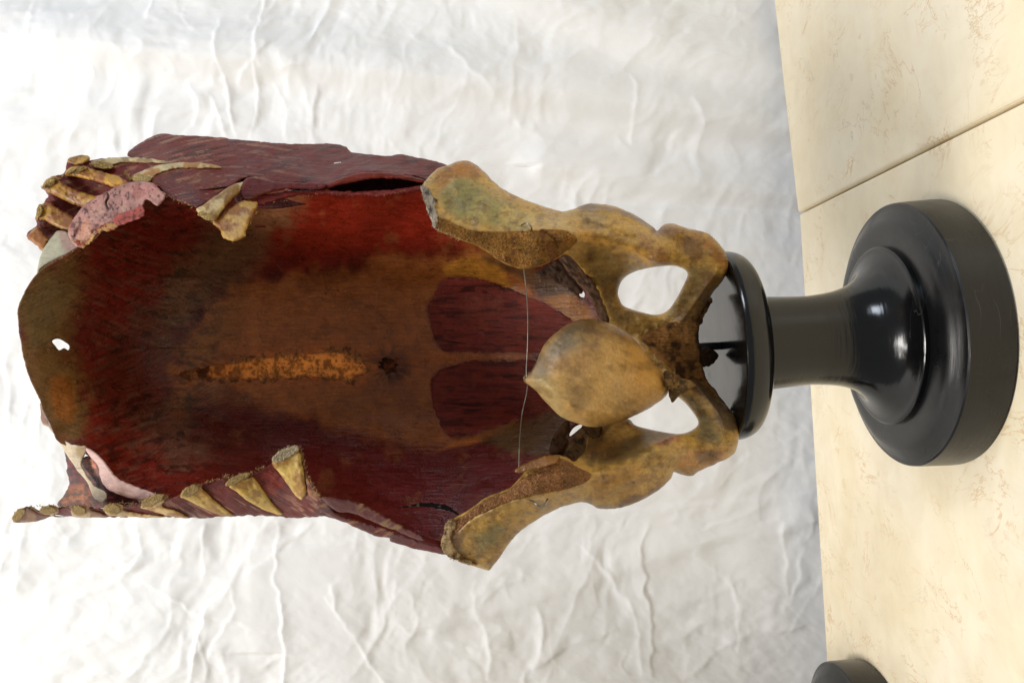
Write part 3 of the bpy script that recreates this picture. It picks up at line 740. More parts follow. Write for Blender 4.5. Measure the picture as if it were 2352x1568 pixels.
# --- right ribs
BONE_Y = S(178, 138, 62); BONE_C = S(196, 174, 128); CUT = S(190, 158, 98); RUST = S(140, 84, 34)
rw = z1((225, 930), (310, 855), (300, 790), (345, 690), (410, 600), (360, 530), (400, 460), (480, 430), (545, 410), (560, 340), (590, 295), (660, 285), (760, 300), (870, 285), (1100, 275), (1330, 300), (1480, 330), (1700, 345), (1900, 400), (2000, 470),
        (1900, 560), (1700, 680), (1450, 620), (1300, 520), (1000, 640), (700, 800), (560, 960), (420, 1010), (380, 1060), (300, 1010))
def rw_d(x, y): return WR(x, y) + 0.010 * sm(330, 260, x) + 0.0015 * fbm(x, y, 30, 4, 51)
def rw_col(x, y):
    c = paint(S(104, 28, 22), [(z1((1350, 600), (1450, 480), (1650, 520), (1700, 640), (1560, 680)), S(104, 52, 50), 10, .8), (z1((1200, 420), (1500, 330), (1900, 400), (1800, 500), (1300, 480)), S(112, 58, 46), 12, .8)])(x, y)
    f = fbm(x * .2, y + .3 * x, 6, 3, 53); m = sm(.2, .5, f) * .5
    return c * (1 - m[:, None]) + S(168, 120, 80) * m[:, None]
sheet('intercostal_muscle', rw, rw_d, M_MUSCLE, tor, T=0.008, R=8, a=0.25, cell=2.0, col=rw_col, rag=(2.5, 9),
      flow=lambda x, y: np.stack([(x + .4 * y) / 100, (y - .35 * x) / 100], 1))
def rib(outline, depth, colr, lift=0.004, T=0.009, R=9, end=None, endcol=CUT, rag=(1.2, 9), mat=None, seed=1, enddepth=None):
    dfn = lambda x, y: depth(x, y) - lift + 0.0008 * fbm(x, y, 16, 3, 71 + seed)
    o = sheet('rib', outline, dfn, mat or M_RIB, tor, T=T, R=R, a=0.45, cell=1.6, col=colr, rag=rag, seed=seed,
              flow=lambda x, y: np.stack([(x + .8 * y) / 100, (y - .8 * x) / 100], 1))
    if end:
        (cx, cy), ra_, rb_, an = end
        pts = []
        rg = random.Random(seed)
        for k in range(14):
            a = 2 * math.pi * k / 14; q = rg.uniform(.9, 1.1)
            u, v = ra_ * math.cos(a) * q, rb_ * math.sin(a) * q
            pts.append((cx + u * math.cos(an) - v * math.sin(an), cy + u * math.sin(an) + v * math.cos(an)))
        ed = (lambda x, y: depth(x, y) - lift - 0.003) if enddepth is None else enddepth
        sheet('rib_cut_end', pts, ed, M_SPONGE, o, T=0.008, R=4, a=0.3, cell=1.2, col=endcol, rag=(1.5, 5), seed=seed + 3)
    return o
def yel(a, b, sc=18, seed=0):
    return lambda x, y: (lambda m: np.outer(1 - m, a) + np.outer(m, b))(sm(-.15, .3, fbm(x, y, sc, 3, 81 + seed)))
E = lambda zf, cx, cy, ra_, rb_, an: (zf((cx, cy))[0], ra_ / 3.69, rb_ / 3.69, an)
rib(z1((230, 955), (270, 900), (320, 862), (370, 920), (410, 975), (370, 1075), (300, 1010)), rw_d, yel(S(170, 120, 50), RUST, seed=1), lift=.010, T=.012, rag=(2.2, 7), seed=1)
rib(z1((300, 800), (320, 720), (350, 670), (410, 655), (500, 710), (600, 770), (700, 840), (600, 900), (460, 860), (380, 810)), rw_d, yel(S(176, 130, 52), RUST, seed=2), lift=.010, T=.012, rag=(2.2, 7), seed=2, end=E(z1, 335, 730, 60, 28, 1.8))
rib(z1((355, 530), (390, 470), (470, 430), (520, 480), (620, 545), (770, 590), (890, 635), (790, 715), (640, 680), (530, 630), (430, 580)), rw_d, yel(S(172, 126, 46), RUST, seed=3), lift=.010, T=.012, rag=(2.2, 7), seed=3, end=E(z1, 420, 490, 68, 32, 2.5))
rib(z1((550, 430), (590, 365), (700, 345), (790, 375), (900, 405), (1010, 440), (1095, 490), (1020, 545), (890, 500), (760, 465), (640, 440)), rw_d, yel(S(190, 140, 50), RUST, seed=4), lift=.010, T=.012, rag=(2.2, 7), seed=4, end=E(z1, 650, 385, 90, 26, 2.9))
rib(z1((570, 300), (620, 268), (730, 255), (765, 290), (720, 325), (620, 335)), lambda x, y: rw_d(x, y), yel(S(176, 136, 62), S(120, 78, 30), seed=5), seed=5)
rib(z1((770, 320), (820, 295), (950, 278), (1120, 272), (1300, 288), (1420, 312), (1470, 328), (1250, 320), (1050, 322), (960, 345), (880, 365), (800, 360)), rw_d, yel(BONE_C, S(150, 122, 80), seed=6), seed=6, end=E(z1, 868, 342, 92, 34, 0.1))
rib(z1((1120, 430), (1220, 385), (1350, 340), (1500, 318), (1650, 318), (1800, 335), (1900, 370), (1700, 370), (1500, 372), (1380, 400), (1290, 450), (1250, 490), (1170, 480)), rw_d, yel(BONE_C, S(168, 118, 60), seed=7), seed=7, end=E(z1, 1195, 455, 92, 38, 0.1))
rd = tps([(447, 474, .592), (499, 523, .586), (540, 425, .605), (560, 420, .612), (470, 500, .588), (590, 470, .598), (537, 553, .580)])
rib(z1((1665, 720), (1720, 680), (1800, 620), (1900, 550), (1990, 500), (2060, 480), (2150, 440), (2190, 470), (2060, 560), (1960, 640), (1890, 720), (1840, 790), (1820, 815), (1740, 800)), rd, yel(S(196, 170, 116), S(142, 104, 52), seed=8), lift=0.007, T=0.012, R=11, seed=8, end=E(z1, 1752, 772, 76, 30, 0.35))
rib(z1((1800, 810), (1870, 770), (1960, 690), (2050, 640), (2120, 625), (2190, 650), (2160, 750), (2100, 860), (2070, 950), (1985, 985), (1905, 960), (1860, 890)), lambda x, y: rd(x, y), yel(S(192, 150, 78), S(150, 98, 44), seed=9), lift=0.002, T=0.009, R=9, seed=9, rag=(3, 8))

# --- midriff edges: chalky pink and grey outer face of the dome
prr = tps([(60, 640, .650), (100, 560, .665), (130, 535, .665), (190, 565, .631), (235, 535, .624), (325, 487, .615), (382, 455, .606), (160, 520, .655), (240, 445, .645), (330, 418, .632), (370, 430, .612), (85, 625, .635), (75, 640, .6335)])
fold_a = catmull(z1((640, 960), (660, 900), (690, 840), (685, 790)), 4, False); fold_b = catmull(z1((900, 565), (920, 610), (900, 660), (915, 710)), 3, False); fold_c = catmull(z1((760, 900), (800, 840), (870, 790), (960, 770)), 4, False)
def pink_relief(x, y):
    return .0045 * fbm(x, y, 38, 4, 4) + .004 * np.exp(-(ldist(x, y, fold_a) / 5) ** 2) + .004 * np.exp(-(ldist(x, y, fold_b) / 2.2) ** 2) - .004 * np.exp(-(ldist(x, y, fold_c) / 7) ** 2)
def pink_col(x, y):
    c = pink_base(x, y)
    m = sm(.30, .42, fbm(x, y * .7, 5, 2, 14)) * .8; c = c * (1 - m[:, None]) + S(66, 40, 36) * m[:, None]
    m = np.exp(-(ldist(x, y, fold_b) / 1.8) ** 2) * .9; c = c * (1 - m[:, None]) + S(40, 24, 22) * m[:, None]
    m = sm(.1, .5, fbm(x, y, 26, 3, 15)) * .5; c = c * (1 - m[:, None]) + S(134, 78, 68) * m[:, None]
    m = sm(.1, .5, fbm(x + 300, y, 20, 3, 16)) * .4; return c * (1 - m[:, None]) + S(186, 152, 128) * m[:, None]
pink_base = lambda x, y: paint(S(166, 120, 110), [(z1((1050, 520), (1290, 490), (1360, 560), (1200, 600)), S(166, 108, 102), 12, .7), (z1((640, 950), (720, 820), (800, 900), (740, 1000)), S(190, 120, 84), 10, .7),
                                                 (z1((960, 800), (1010, 760), (1200, 690), (1210, 770), (1050, 850)), S(150, 76, 70), 5, .8)])(x, y)
sheet('diaphragm_edge', z1((575, 905), (610, 820), (700, 690), (800, 620), (900, 570), (1050, 500), (1180, 480), (1290, 490), (1370, 560), (1412, 600), (1380, 650), (1330, 685), (1250, 630), (1210, 690), (1215, 770), (1120, 810), (1020, 850), (960, 840), (880, 880), (860, 910), (760, 1005), (690, 1040), (610, 1000)),
      lambda x, y: prr(x, y) - 0.003 + pink_relief(x, y), M_PINK, tor, T=0.008, R=7, a=0.3, cell=1.8, col=pink_col, rag=(2.2, 10))
sheet('diaphragm_edge', z1((150, 1568), (230, 1400), (300, 1290), (330, 1150), (380, 1030), (440, 945), (490, 895), (560, 905), (600, 960), (700, 1060), (580, 1160), (460, 1225), (375, 1300), (290, 1440), (215, 1575)),
      lambda x, y: np.maximum(prr(x, y) + 0.002, wall_d(x, y) + 0.008), M_PINK, tor, T=0.006, R=6, a=0.3, cell=1.8, col=lambda x, y: paint(S(170, 164, 138), [(z1((480, 900), (560, 900), (690, 1040), (560, 1080)), S(150, 112, 104), 8, .8)])(x, y), rag=(1, 12))
pll = tps([(119, 984, .632), (163, 1019, .629), (200, 1028, .626), (255, 1079, .622), (358, 1134, .618), (135, 1010, .645), (170, 1080, .650), (215, 1140, .645), (240, 1150, .632), (280, 1140, .628), (95, 950, .64)])
sheet('diaphragm_edge', z4((340, 20), (400, 160), (450, 260), (520, 320), (600, 372), (680, 385), (740, 400), (700, 500), (690, 540), (740, 640), (800, 720), (890, 775), (905, 820), (880, 865), (830, 850), (790, 820), (740, 700), (640, 570), (560, 450), (480, 320), (400, 225), (355, 190)),
      lambda x, y: pll(x, y) + 0.0005, M_PINK, tor, T=0.005, R=6, a=0.3, cell=1.8, col=lambda x, y: paint(S(198, 180, 150), [(z4((340, 20), (410, 160), (430, 230), (350, 200)), S(110, 62, 44), 4, .9), (z4((640, 380), (740, 400), (700, 500), (640, 460)), S(150, 120, 66), 8, .7)])(x, y), rag=(1.6, 9))
sheet('diaphragm_edge', z4((735, 402), (800, 440), (870, 500), (940, 590), (1010, 670), (1150, 730), (1320, 795), (1340, 830), (1250, 840), (1200, 852), (1050, 812), (900, 742), (850, 650), (830, 560), (770, 480), (730, 430)),
      lambda x, y: pll(x, y) - 0.003, M_PINK, tor, T=0.006, R=7, a=0.35, cell=1.8, col=S(206, 168, 158), rag=(1.6, 9))
sheet('intercostal_muscle', z4((700, 480), (780, 480), (860, 580), (890, 670), (930, 720), (1030, 760), (1230, 830), (1260, 870), (1000, 910), (780, 910), (500, 895), (545, 800), (585, 700), (568, 600), (560, 500), (545, 410), (600, 400), (700, 440)),
      lambda x, y: pll(x, y) + 0.012, M_MUSCLE, tor, T=0.006, R=6, cell=2, a=0.3, rag=(2.5, 8),
      col=lambda x, y: (.55 + .9 * sm(-.3, .4, fbm(x, y, 9, 3, 97)))[:, None] * paint(S(94, 34, 32), [(z4((690, 480), (790, 500), (840, 620), (740, 620)), S(190, 120, 96), 8, .9), (z4((540, 800), (700, 720), (760, 860), (520, 890)), S(150, 92, 50), 14, .7)])(x, y))

sheet('diaphragm_edge', z1((955, 800), (1000, 755), (1100, 725), (1205, 685), (1222, 770), (1130, 812), (1020, 855), (970, 845)), lambda x, y: prr(x, y) - .007 + .0012 * fbm(x, y, 10, 3, 17), M_PINK, tor, T=.008, R=4, a=.4, cell=1.4, rag=(1.5, 6),
      col=lambda x, y: (lambda m: np.outer(1 - m, S(160, 74, 62)) + np.outer(m, S(96, 40, 34)))(sm(.0, .4, fbm(x, y, 7, 3, 18))))
sheet('torn_fringe', z1((620, 975), (700, 985), (780, 930), (850, 860), (900, 835), (960, 830), (1000, 860), (940, 900), (860, 905), (790, 975), (730, 1025), (690, 1045)), lambda x, y: prr(x, y) - .006 + .0015 * fbm(x, y, 8, 3, 19), M_FIB, tor, T=.005, R=4, a=.5, cell=1.4, rag=(4, 6),
      col=lambda x, y: (lambda m: np.outer(1 - m, S(196, 150, 92)) + np.outer(m, S(150, 66, 44)))(sm(-.15, .3, fbm(x, y, 10, 3, 20))))

# --- left ribs (bottom of the picture)
WL = tps([(40, 1170, .615), (117, 1160, .612), (180, 1160, .612), (258, 1155, .610), (358, 1138, .607), (440, 1118, .604), (540, 1090, .600), (632, 1051, .596), (683, 1024, .592), (707, 1089, .598), (740, 1141, .606), (30, 1199, .64), (117, 1190, .638), (271, 1188, .640), (458, 1190, .648), (632, 1185, .655), (769, 1190, .650),
          (540, 1150, .622), (640, 1130, .618), (400, 1165, .622), (250, 1172, .622)])
lw = z4((430, 960), (520, 905), (700, 900), (860, 915), (1060, 890), (1190, 870), (1330, 830), (1420, 835), (1530, 800), (1700, 730), (1900, 660), (2080, 645), (2240, 570), (2331, 500)) + z5((200, 480), (300, 410), (420, 420), (470, 600), (560, 760), (610, 825), (720, 900), (740, 1000), (620, 985), (420, 995), (220, 987)) + z4((2200, 978), (1900, 985), (1780, 1000), (1690, 1002), (1500, 990), (1300, 990), (1000, 992), (760, 990), (600, 985))
def lw_d(x, y): return WL(x, y) + 0.001 * fbm(x * .5 - y * .3, y * .8 + x * .4, 12, 3, 57)
def lw_col(x, y):
    c = paint(S(108, 34, 24), [(z5((80, 640), (200, 600), (240, 760), (120, 780)), S(132, 44, 26), 10, .7)])(x, y)
    f = fbm((x + y) * .12, (y - .6 * x), 6, 3, 58); m = sm(.1, .5, f) * sm(1110, 1185, y) * .85
    c = c * (1 - m[:, None]) + S(176, 130, 104) * m[:, None]
    m = sm(.3, .5, fbm(x, y, 18, 3, 59)) * .6
    return c * (1 - m[:, None]) + S(60, 24, 16) * m[:, None]
sheet('intercostal_muscle', lw, lw_d, M_MUSCLE, tor, T=0.010, R=7, a=0.25, cell=2.0, col=lw_col, rag=(3, 9),
      flow=lambda x, y: np.stack([(x + .7 * y) / 100, (y - .6 * x) / 100], 1))
rib(z4((108, 1025), (120, 980), (160, 930), (205, 905), (240, 900), (330, 950), (440, 972), (380, 1005), (300, 1028), (200, 1037), (140, 1038)), lambda x, y: WL(x, y), yel(S(150, 104, 62), S(120, 70, 50), seed=11), T=0.012, R=9, seed=11, end=E(z4, 162, 970, 72, 40, 2.25), enddepth=lambda x, y: WL(x, y) - .006)
rib(z4((235, 895), (270, 900), (340, 930), (420, 885), (490, 905), (500, 950), (470, 975), (600, 985), (480, 990), (340, 968), (300, 940)), WL, yel(S(176, 140, 104), S(120, 80, 56), seed=12), T=0.012, R=8, seed=12, end=E(z4, 408, 930, 72, 36, -0.1))
rib(z4((600, 960), (610, 915), (670, 890), (740, 895), (790, 930), (860, 950), (900, 985), (760, 995), (650, 990)), WL, yel(S(190, 158, 110), S(140, 96, 60), seed=13), T=0.012, R=8, seed=13, end=E(z4, 668, 933, 66, 42, 0.1))
rib(z4((880, 930), (900, 890), (960, 870), (1040, 890), (1060, 930), (1180, 950), (1400, 985), (1250, 995), (1050, 985), (920, 975)), WL, yel(S(196, 164, 108), S(150, 100, 60), seed=14), T=0.012, R=8, seed=14, end=E(z4, 955, 920, 78, 46, 0.05))
rib(z4((1185, 905), (1240, 850), (1340, 825), (1400, 850), (1380, 895), (1480, 930), (1610, 995), (1480, 990), (1340, 960), (1230, 925)), WL, yel(S(206, 172, 112), S(164, 116, 60), seed=15), T=0.012, R=8, seed=15, end=E(z4, 1295, 850, 105, 42, -0.45))
rib(z4((1525, 820), (1560, 760), (1680, 735), (1740, 770), (1850, 870), (1985, 975), (1900, 982), (1800, 955), (1690, 900), (1580, 845)), WL, yel(S(198, 162, 80), S(160, 118, 50), seed=16), T=0.012, R=9, seed=16, end=E(z4, 1612, 768, 88, 44, -0.45))
rib(z4((1940, 735), (1980, 690), (2080, 655), (2150, 650), (2220, 740), (2320, 880), (2400, 960), (2330, 965), (2200, 915), (2080, 840), (1990, 770)), WL, yel(S(196, 160, 74), S(150, 110, 46), seed=17), T=0.012, R=10, seed=17, end=E(z4, 2010, 668, 120, 34, -0.45))
rib(z5((185, 535), (240, 480), (330, 440), (420, 440), (450, 540), (470, 680), (480, 780), (440, 840), (390, 810), (320, 720), (250, 620)), WL, yel(S(204, 170, 88), S(164, 120, 56), seed=18), lift=0.006, T=0.014, R=11, seed=18, end=E(z5, 300, 455, 130, 48, -0.45), endcol=S(190, 172, 140))
rib(z5((430, 470), (470, 520), (490, 640), (560, 750), (620, 830), (560, 850), (480, 780), (450, 640)), lambda x, y: WL(x, y), yel(S(150, 100, 60), S(110, 50, 36), seed=19), lift=0.003, T=0.010, R=6, seed=19, rag=(2.5, 7))

# --- left flank below the ribs
WF = tps([(740, 1141, .604), (845, 1163, .603), (913, 1200, .603), (1019, 1249, .600), (769, 1190, .630), (818, 1211, .630), (897, 1241, .628), (967, 1263, .622), (1019, 1272, .614)])
lf_o = z5((560, 900), (640, 860), (740, 960), (900, 1020), (1080, 1070), (1250, 1130), (1430, 1195), (1560, 1235), (1640, 1260), (1660, 1310), (1560, 1290), (1450, 1270), (1320, 1235), (1195, 1195), (1180, 1165), (1060, 1150), (900, 1078), (800, 1035), (715, 1000), (640, 960))
sheet('oblique_muscle', lf_o, lambda x, y: WF(x, y) + .002 + .001 * fbm(x * .4, y, 12, 3, 91), M_MUSCLE, tor, T=0.008, R=6, a=.3, cell=1.8, rag=(2, 9),
      col=lambda x, y: (lambda m: np.outer(1 - m, S(88, 30, 26)) + np.outer(m, S(150, 100, 54)))(sm(.15, .5, fbm(x * .3, y + .4 * x, 9, 3, 92)) * .8), flow=lambda x, y: np.stack([(x + .35 * y) / 100, (y - .38 * x) / 100], 1))
lf_i = z5((600, 820), (700, 822), (800, 838), (900, 858), (1000, 900), (1120, 965), (1250, 1040), (1330, 1085), (1430, 1130), (1490, 1185), (1420, 1180), (1250, 1110), (1100, 1055), (960, 990), (840, 950), (740, 940), (640, 870))
sheet('muscle_lip', lf_i, lambda x, y: WF(x, y) - .004 + .001 * fbm(x, y, 20, 3, 93), M_MUSCLE, tor, T=0.008, R=8, a=.4, cell=1.8, rag=(2, 9),
      col=lambda x, y: (lambda m: np.outer(1 - m, S(88, 30, 22)) + np.outer(m, S(132, 98, 56)))(sm(.15, .45, fbm(x * .3, y + .5 * x, 12, 3, 94)) * .8), flow=lambda x, y: np.stack([(x + .45 * y) / 100, (y - .45 * x) / 100], 1))
tear = z5((1235, 945), (1260, 915), (1330, 885), (1420, 865), (1500, 862), (1600, 872), (1680, 890), (1760, 950), (1780, 985), (1700, 950), (1600, 925), (1480, 908), (1360, 905), (1280, 925))
sheet('torn_crack', tear, lambda x, y: wall_d(x, y) - .0035 + .003 * np.exp(-((sd(x, y, catmull(tear, 6)) / 5) ** 2) * 0) , M_FIB, tor, T=0.003, R=4, a=.6, cell=1.6, rag=(2, 8), col=lambda x, y: (lambda m: np.outer(1 - m, S(22, 14, 10)) + np.outer(m, S(110, 96, 60)))(sm(.1, .4, fbm(x, y, 10, 3, 95))))

# --- hip bones
hr_out = z7((145, 310), (240, 200), (330, 165), (390, 140), (450, 138), (500, 160), (570, 220), (650, 300), (800, 385), (950, 440), (1080, 475), (1140, 465), (1250, 425), (1340, 428), (1440, 445), (1550, 490), (1640, 545), (1695, 582), (1715, 602), (1760, 567), (1830, 560), (1920, 590), (2030, 615), (2100, 660), (2170, 750), (2192, 840), (2160, 925), (2080, 1030), (2025, 1130), (1985, 1220), (1965, 1300), (1945, 1380), (1960, 1440),
           (1900, 1480), (1780, 1500), (1650, 1440), (1560, 1330), (1480, 1290), (1400, 1230), (1360, 1160), (1330, 1060), (1290, 960), (1230, 880), (1160, 800), (1120, 770), (1080, 772), (1030, 800), (960, 832), (900, 850), (820, 858), (740, 842), (660, 802), (580, 746), (500, 702), (400, 666), (300, 625), (232, 592), (190, 470), (160, 380))
hr_hole = z7((1800, 838), (1870, 850), (1910, 875), (1916, 910), (1880, 990), (1830, 1080), (1780, 1140), (1710, 1165), (1620, 1150), (1500, 1110), (1465, 1060), (1455, 1010), (1480, 940), (1540, 890), (1650, 855))
HRc = [(z7((a, b))[0] + (c,)) for a, b, c in (
    (150, 330, .575), (240, 220, .592), (420, 145, .602), (560, 230, .602), (400, 300, .582), (350, 420, .572), (600, 420, .575), (700, 350, .592), (900, 440, .592), (900, 520, .576), (1080, 490, .598), (600, 560, .560), (300, 540, .556), (900, 575, .560), (1100, 590, .572),
    (240, 580, .553), (500, 680, .553), (800, 700, .556), (800, 850, .560), (1000, 800, .566), (1000, 690, .560), (1170, 660, .575), (1250, 520, .588), (1300, 440, .606), (1450, 460, .610), (1640, 560, .622), (1450, 560, .594), (1600, 640, .600),
    (1250, 640, .584), (1400, 670, .590), (1550, 720, .598), (1680, 800, .606), (1300, 740, .622), (1450, 790, .640), (1550, 840, .648), (1240, 800, .640), (1300, 880, .656), (1400, 900, .664), (1380, 1020, .682), (1400, 1120, .690),
    (1780, 580, .622), (1900, 600, .626), (2080, 680, .636), (1800, 700, .612), (1950, 760, .628), (2160, 840, .650), (1900, 840, .634), (2050, 900, .646), (1950, 1000, .662), (2080, 1010, .660), (1900, 1120, .680), (2000, 1120, .676), (1800, 1230, .694), (1950, 1260, .690), (1850, 1400, .700), (1650, 1250, .700), (1550, 1200, .698), (1500, 1280, .700), (1700, 1440, .706))]
_hr = tps(HRc)
ledge_r = catmull(z7((250, 495), (340, 535), (430, 575), (520, 598), (700, 605), (900, 592), (1000, 586), (1090, 595), (1160, 625)), 6, False)
arc_r = catmull(z7((1190, 680), (1300, 690), (1420, 700), (1550, 735), (1650, 790), (1720, 815)), 6, False)
isch_r = catmull(z7((1150, 460), (1260, 470), (1380, 470), (1500, 500), (1600, 550), (1680, 590)), 6, False)
ram_r = catmull(z7((2080, 760), (2120, 860), (2040, 980), (1960, 1090), (1880, 1200), (1800, 1290)), 6, False)
pit_r = catmull(z7((1230, 560), (1330, 580), (1450, 620), (1560, 660)), 6, False); pit_l = catmull(z6((1280, 800), (1420, 740), (1560, 660), (1680, 600)), 6, False)
def hr_d(x, y):
    d = _hr(x, y)
    d = d - .0018 * np.exp(-(ldist(x, y, ledge_r) / 5) ** 2) - kink(x, y, arc_r, .008, 34, 9) - kink(x, y, isch_r, .004, 4, 12) - kink(x, y, ram_r, .006, 14, 14)
    d = d - .004 * np.exp(-((x - 1502) ** 2 + (y - 598) ** 2) / 100) - .004 * np.exp(-((x - 1550) ** 2 + (y - 535) ** 2) / 500)
    d = d + .007 * np.exp(-((x - 1566) ** 2 + (y - 556) ** 2) / 420) + .004 * np.exp(-(ldist(x, y, pit_r) / 9) ** 2)
    return d + .0020 * fbm(x, y, 40, 5, 101) + .0005 * fbm(x, y, 10, 2, 102) + .0012 * np.abs(fbm(x * .5 + y * .2, y * .8 - x * .3, 9, 3, 103)) * sm(680, 720, y) 
hip_col = S(184, 144, 70)
hrc = paint(hip_col, [
    (z7((300, 330), (420, 260), (560, 330), (800, 470), (950, 520), (800, 580), (500, 560), (330, 470)), S(160, 146, 82), 14, .9, 16),
    (z7((320, 330), (420, 270), (500, 330), (480, 470), (380, 480), (310, 420)), S(122, 114, 66), 14, .6, 16),
    (z7((700, 440), (1000, 520), (1150, 560), (1000, 590), (700, 560)), S(196, 164, 92), 10, .7, 10),
    (z7((240, 220), (330, 165), (460, 140), (540, 210), (470, 240), (350, 250), (260, 320)), S(170, 112, 42), 10, .9, 10),
    (z7((1160, 460), (1300, 420), (1500, 470), (1690, 570), (1640, 570), (1480, 500), (1300, 470)), S(88, 56, 34), 6, .85, 8),
    (z7((1200, 500), (1350, 490), (1380, 600), (1280, 620), (1200, 560)), S(156, 136, 108), 14, .5, 12),
    (z7((1180, 590), (1320, 620), (1450, 680), (1600, 740), (1650, 800), (1450, 720), (1250, 690)), S(206, 152, 66), 7, .7, 10),
    (z7((1250, 720), (1420, 730), (1600, 810), (1600, 840), (1480, 920), (1420, 1100), (1340, 1000), (1260, 850)), S(120, 92, 44), 12, .9, 14),  # shade of the recessed inner face, painted as a darker brown
    (z7((1680, 570), (1800, 560), (1900, 590), (1850, 640), (1720, 650)), S(118, 74, 46), 9, .8, 10),
    (z7((1860, 640), (1960, 660), (2060, 760), (2020, 800), (1900, 740)), S(104, 66, 30), 10, .8, 14),
    (z7((1950, 600), (2100, 660), (2180, 780), (2180, 900), (2100, 820), (2000, 690)), S(150, 96, 40), 10, .8, 12),
    (z7((1600, 640), (1740, 700), (1800, 800), (1720, 830), (1660, 780)), S(142, 92, 50), 8, .7, 10),
    (z7((1900, 900), (2060, 830), (2060, 960), (1950, 1080), (1850, 1200), (1760, 1180)), S(128, 108, 68), 12, .8, 12),
    (z7((2060, 880), (2160, 920), (2060, 1060), (1990, 1220), (1960, 1380), (1800, 1420), (1700, 1330), (1820, 1230), (1960, 1080)), S(116, 84, 48), 10, .85, 14),
    (z7((1420, 1160), (1700, 1190), (1780, 1230), (1700, 1330), (1550, 1300)), S(138, 108, 50), 10, .8, 10),
    (z7((1780, 1330), (1940, 1280), (1960, 1440), (1800, 1490)), S(112, 78, 44), 12, .9, 16),
    ], warp=10, wsc=30)
def specks(cf, seed):
    def f(x, y):
        c = cf(x, y)
        m = sm(.34, .5, fbm(x * .6, y, 9, 3, seed)) * .35
        c = c * (1 - m[:, None]) + S(80, 54, 26) * m[:, None]
        m = sm(.3, .55, fbm(x, y * .7, 26, 3, seed + 5)) * .4
        c = c * (1 - m[:, None]) + S(196, 156, 84) * m[:, None]
        m = sm(.05, .45, fbm(x * .8, y, 15, 4, seed + 9, .65)) * .5; c = c * (1 - m[:, None]) + S(112, 72, 30) * m[:, None]
        m = sm(.1, .5, fbm(x, y, 32, 4, seed + 12, .6)) * .10
        return c * (1 - m[:, None]) + S(136, 128, 80) * m[:, None]
    return f
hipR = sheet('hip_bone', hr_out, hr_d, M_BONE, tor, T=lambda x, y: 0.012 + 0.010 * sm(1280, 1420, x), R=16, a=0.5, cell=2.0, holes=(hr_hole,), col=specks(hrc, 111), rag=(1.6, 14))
def sp_col(a, b, c_, s): return lambda x, y: (lambda m, n: (np.outer(1 - m, a) + np.outer(m, b)) * (1 - n[:, None]) + c_ * n[:, None])(sm(-.2, .3, fbm(x, y, 40, 3, s)), sm(.35, .5, fbm(x, y, 25, 3, s + 3)) * .6)
sheet('cut_bone_face', z7((238, 510), (330, 540), (430, 582), (520, 606), (700, 612), (900, 600), (1000, 594), (1090, 602), (1150, 625), (1185, 665), (1150, 710), (1090, 755), (1030, 795), (960, 828), (900, 846), (820, 854), (740, 838), (660, 797), (580, 741), (500, 697), (400, 660), (300, 620), (240, 590)),
      lambda x, y: hr_d(x, y) - .0012 + .0008 * fbm(x, y, 14, 3, 121) - .003 * sm(0, 8, -sd(x, y, catmull(z7((560, 690), (640, 700), (720, 730), (830, 740), (940, 760), (1010, 800), (1040, 700), (900, 600), (500, 580), (240, 500), (240, 600), (430, 660)), 10))),
      M_SPONGE, hipR, T=.005, R=5, a=.6, cell=1.6, rag=(1.6, 9), col=sp_col(S(150, 104, 44), S(172, 118, 52), S(110, 62, 34), 123))
sheet('torn_fringe', z7((140, 305), (190, 325), (225, 380), (250, 400), (235, 450), (252, 520), (235, 598), (212, 540), (185, 480), (165, 410), (150, 370)),
      lambda x, y: _hr(x, y) - .004 + .0015 * fbm(x, y * .4, 8, 3, 125), M_FIB, hipR, T=.006, R=5, a=.5, cell=1.5, rag=(3, 7), col=lambda x, y: (lambda m: np.outer(1 - m, S(176, 164, 146)) + np.outer(m, S(84, 76, 70)))(sm(0, .4, fbm(x, y * .5, 10, 3, 126))), flow=lambda x, y: np.stack([y / 100, x / 100], 1))

hl_out = z6((120, 1245), (135, 1150), (150, 1080), (200, 1040), (330, 962), (450, 880), (600, 822), (680, 745), (720, 700), (760, 640), (850, 600), (950, 576), (1030, 596), (1080, 620), (1150, 560), (1170, 480), (1180, 380), (1230, 260), (1320, 100), (1450, -60), (1600, -170), (1750, -230), (1850, -250), (1960, -200), (1960, -80), (2000, 10),
           (2100, 150), (2200, 240), (2262, 345), (2266, 480), (2230, 572), (2100, 642), (1990, 690), (1930, 727), (1850, 717), (1800, 700), (1780, 748), (1700, 822), (1550, 912), (1400, 960), (1260, 967), (1200, 932), (1130, 918), (1000, 950), (870, 1010), (700, 1120), (600, 1230), (540, 1320), (480, 1396), (430, 1406), (270, 1350), (170, 1310))
hl_hole = z6((1400, 290), (1480, 320), (1520, 360), (1600, 385), (1760, 417), (1860, 422), (1940, 392), (1977, 350), (1960, 300), (1900, 220), (1840, 165), (1760, 110), (1650, 110), (1500, 190))
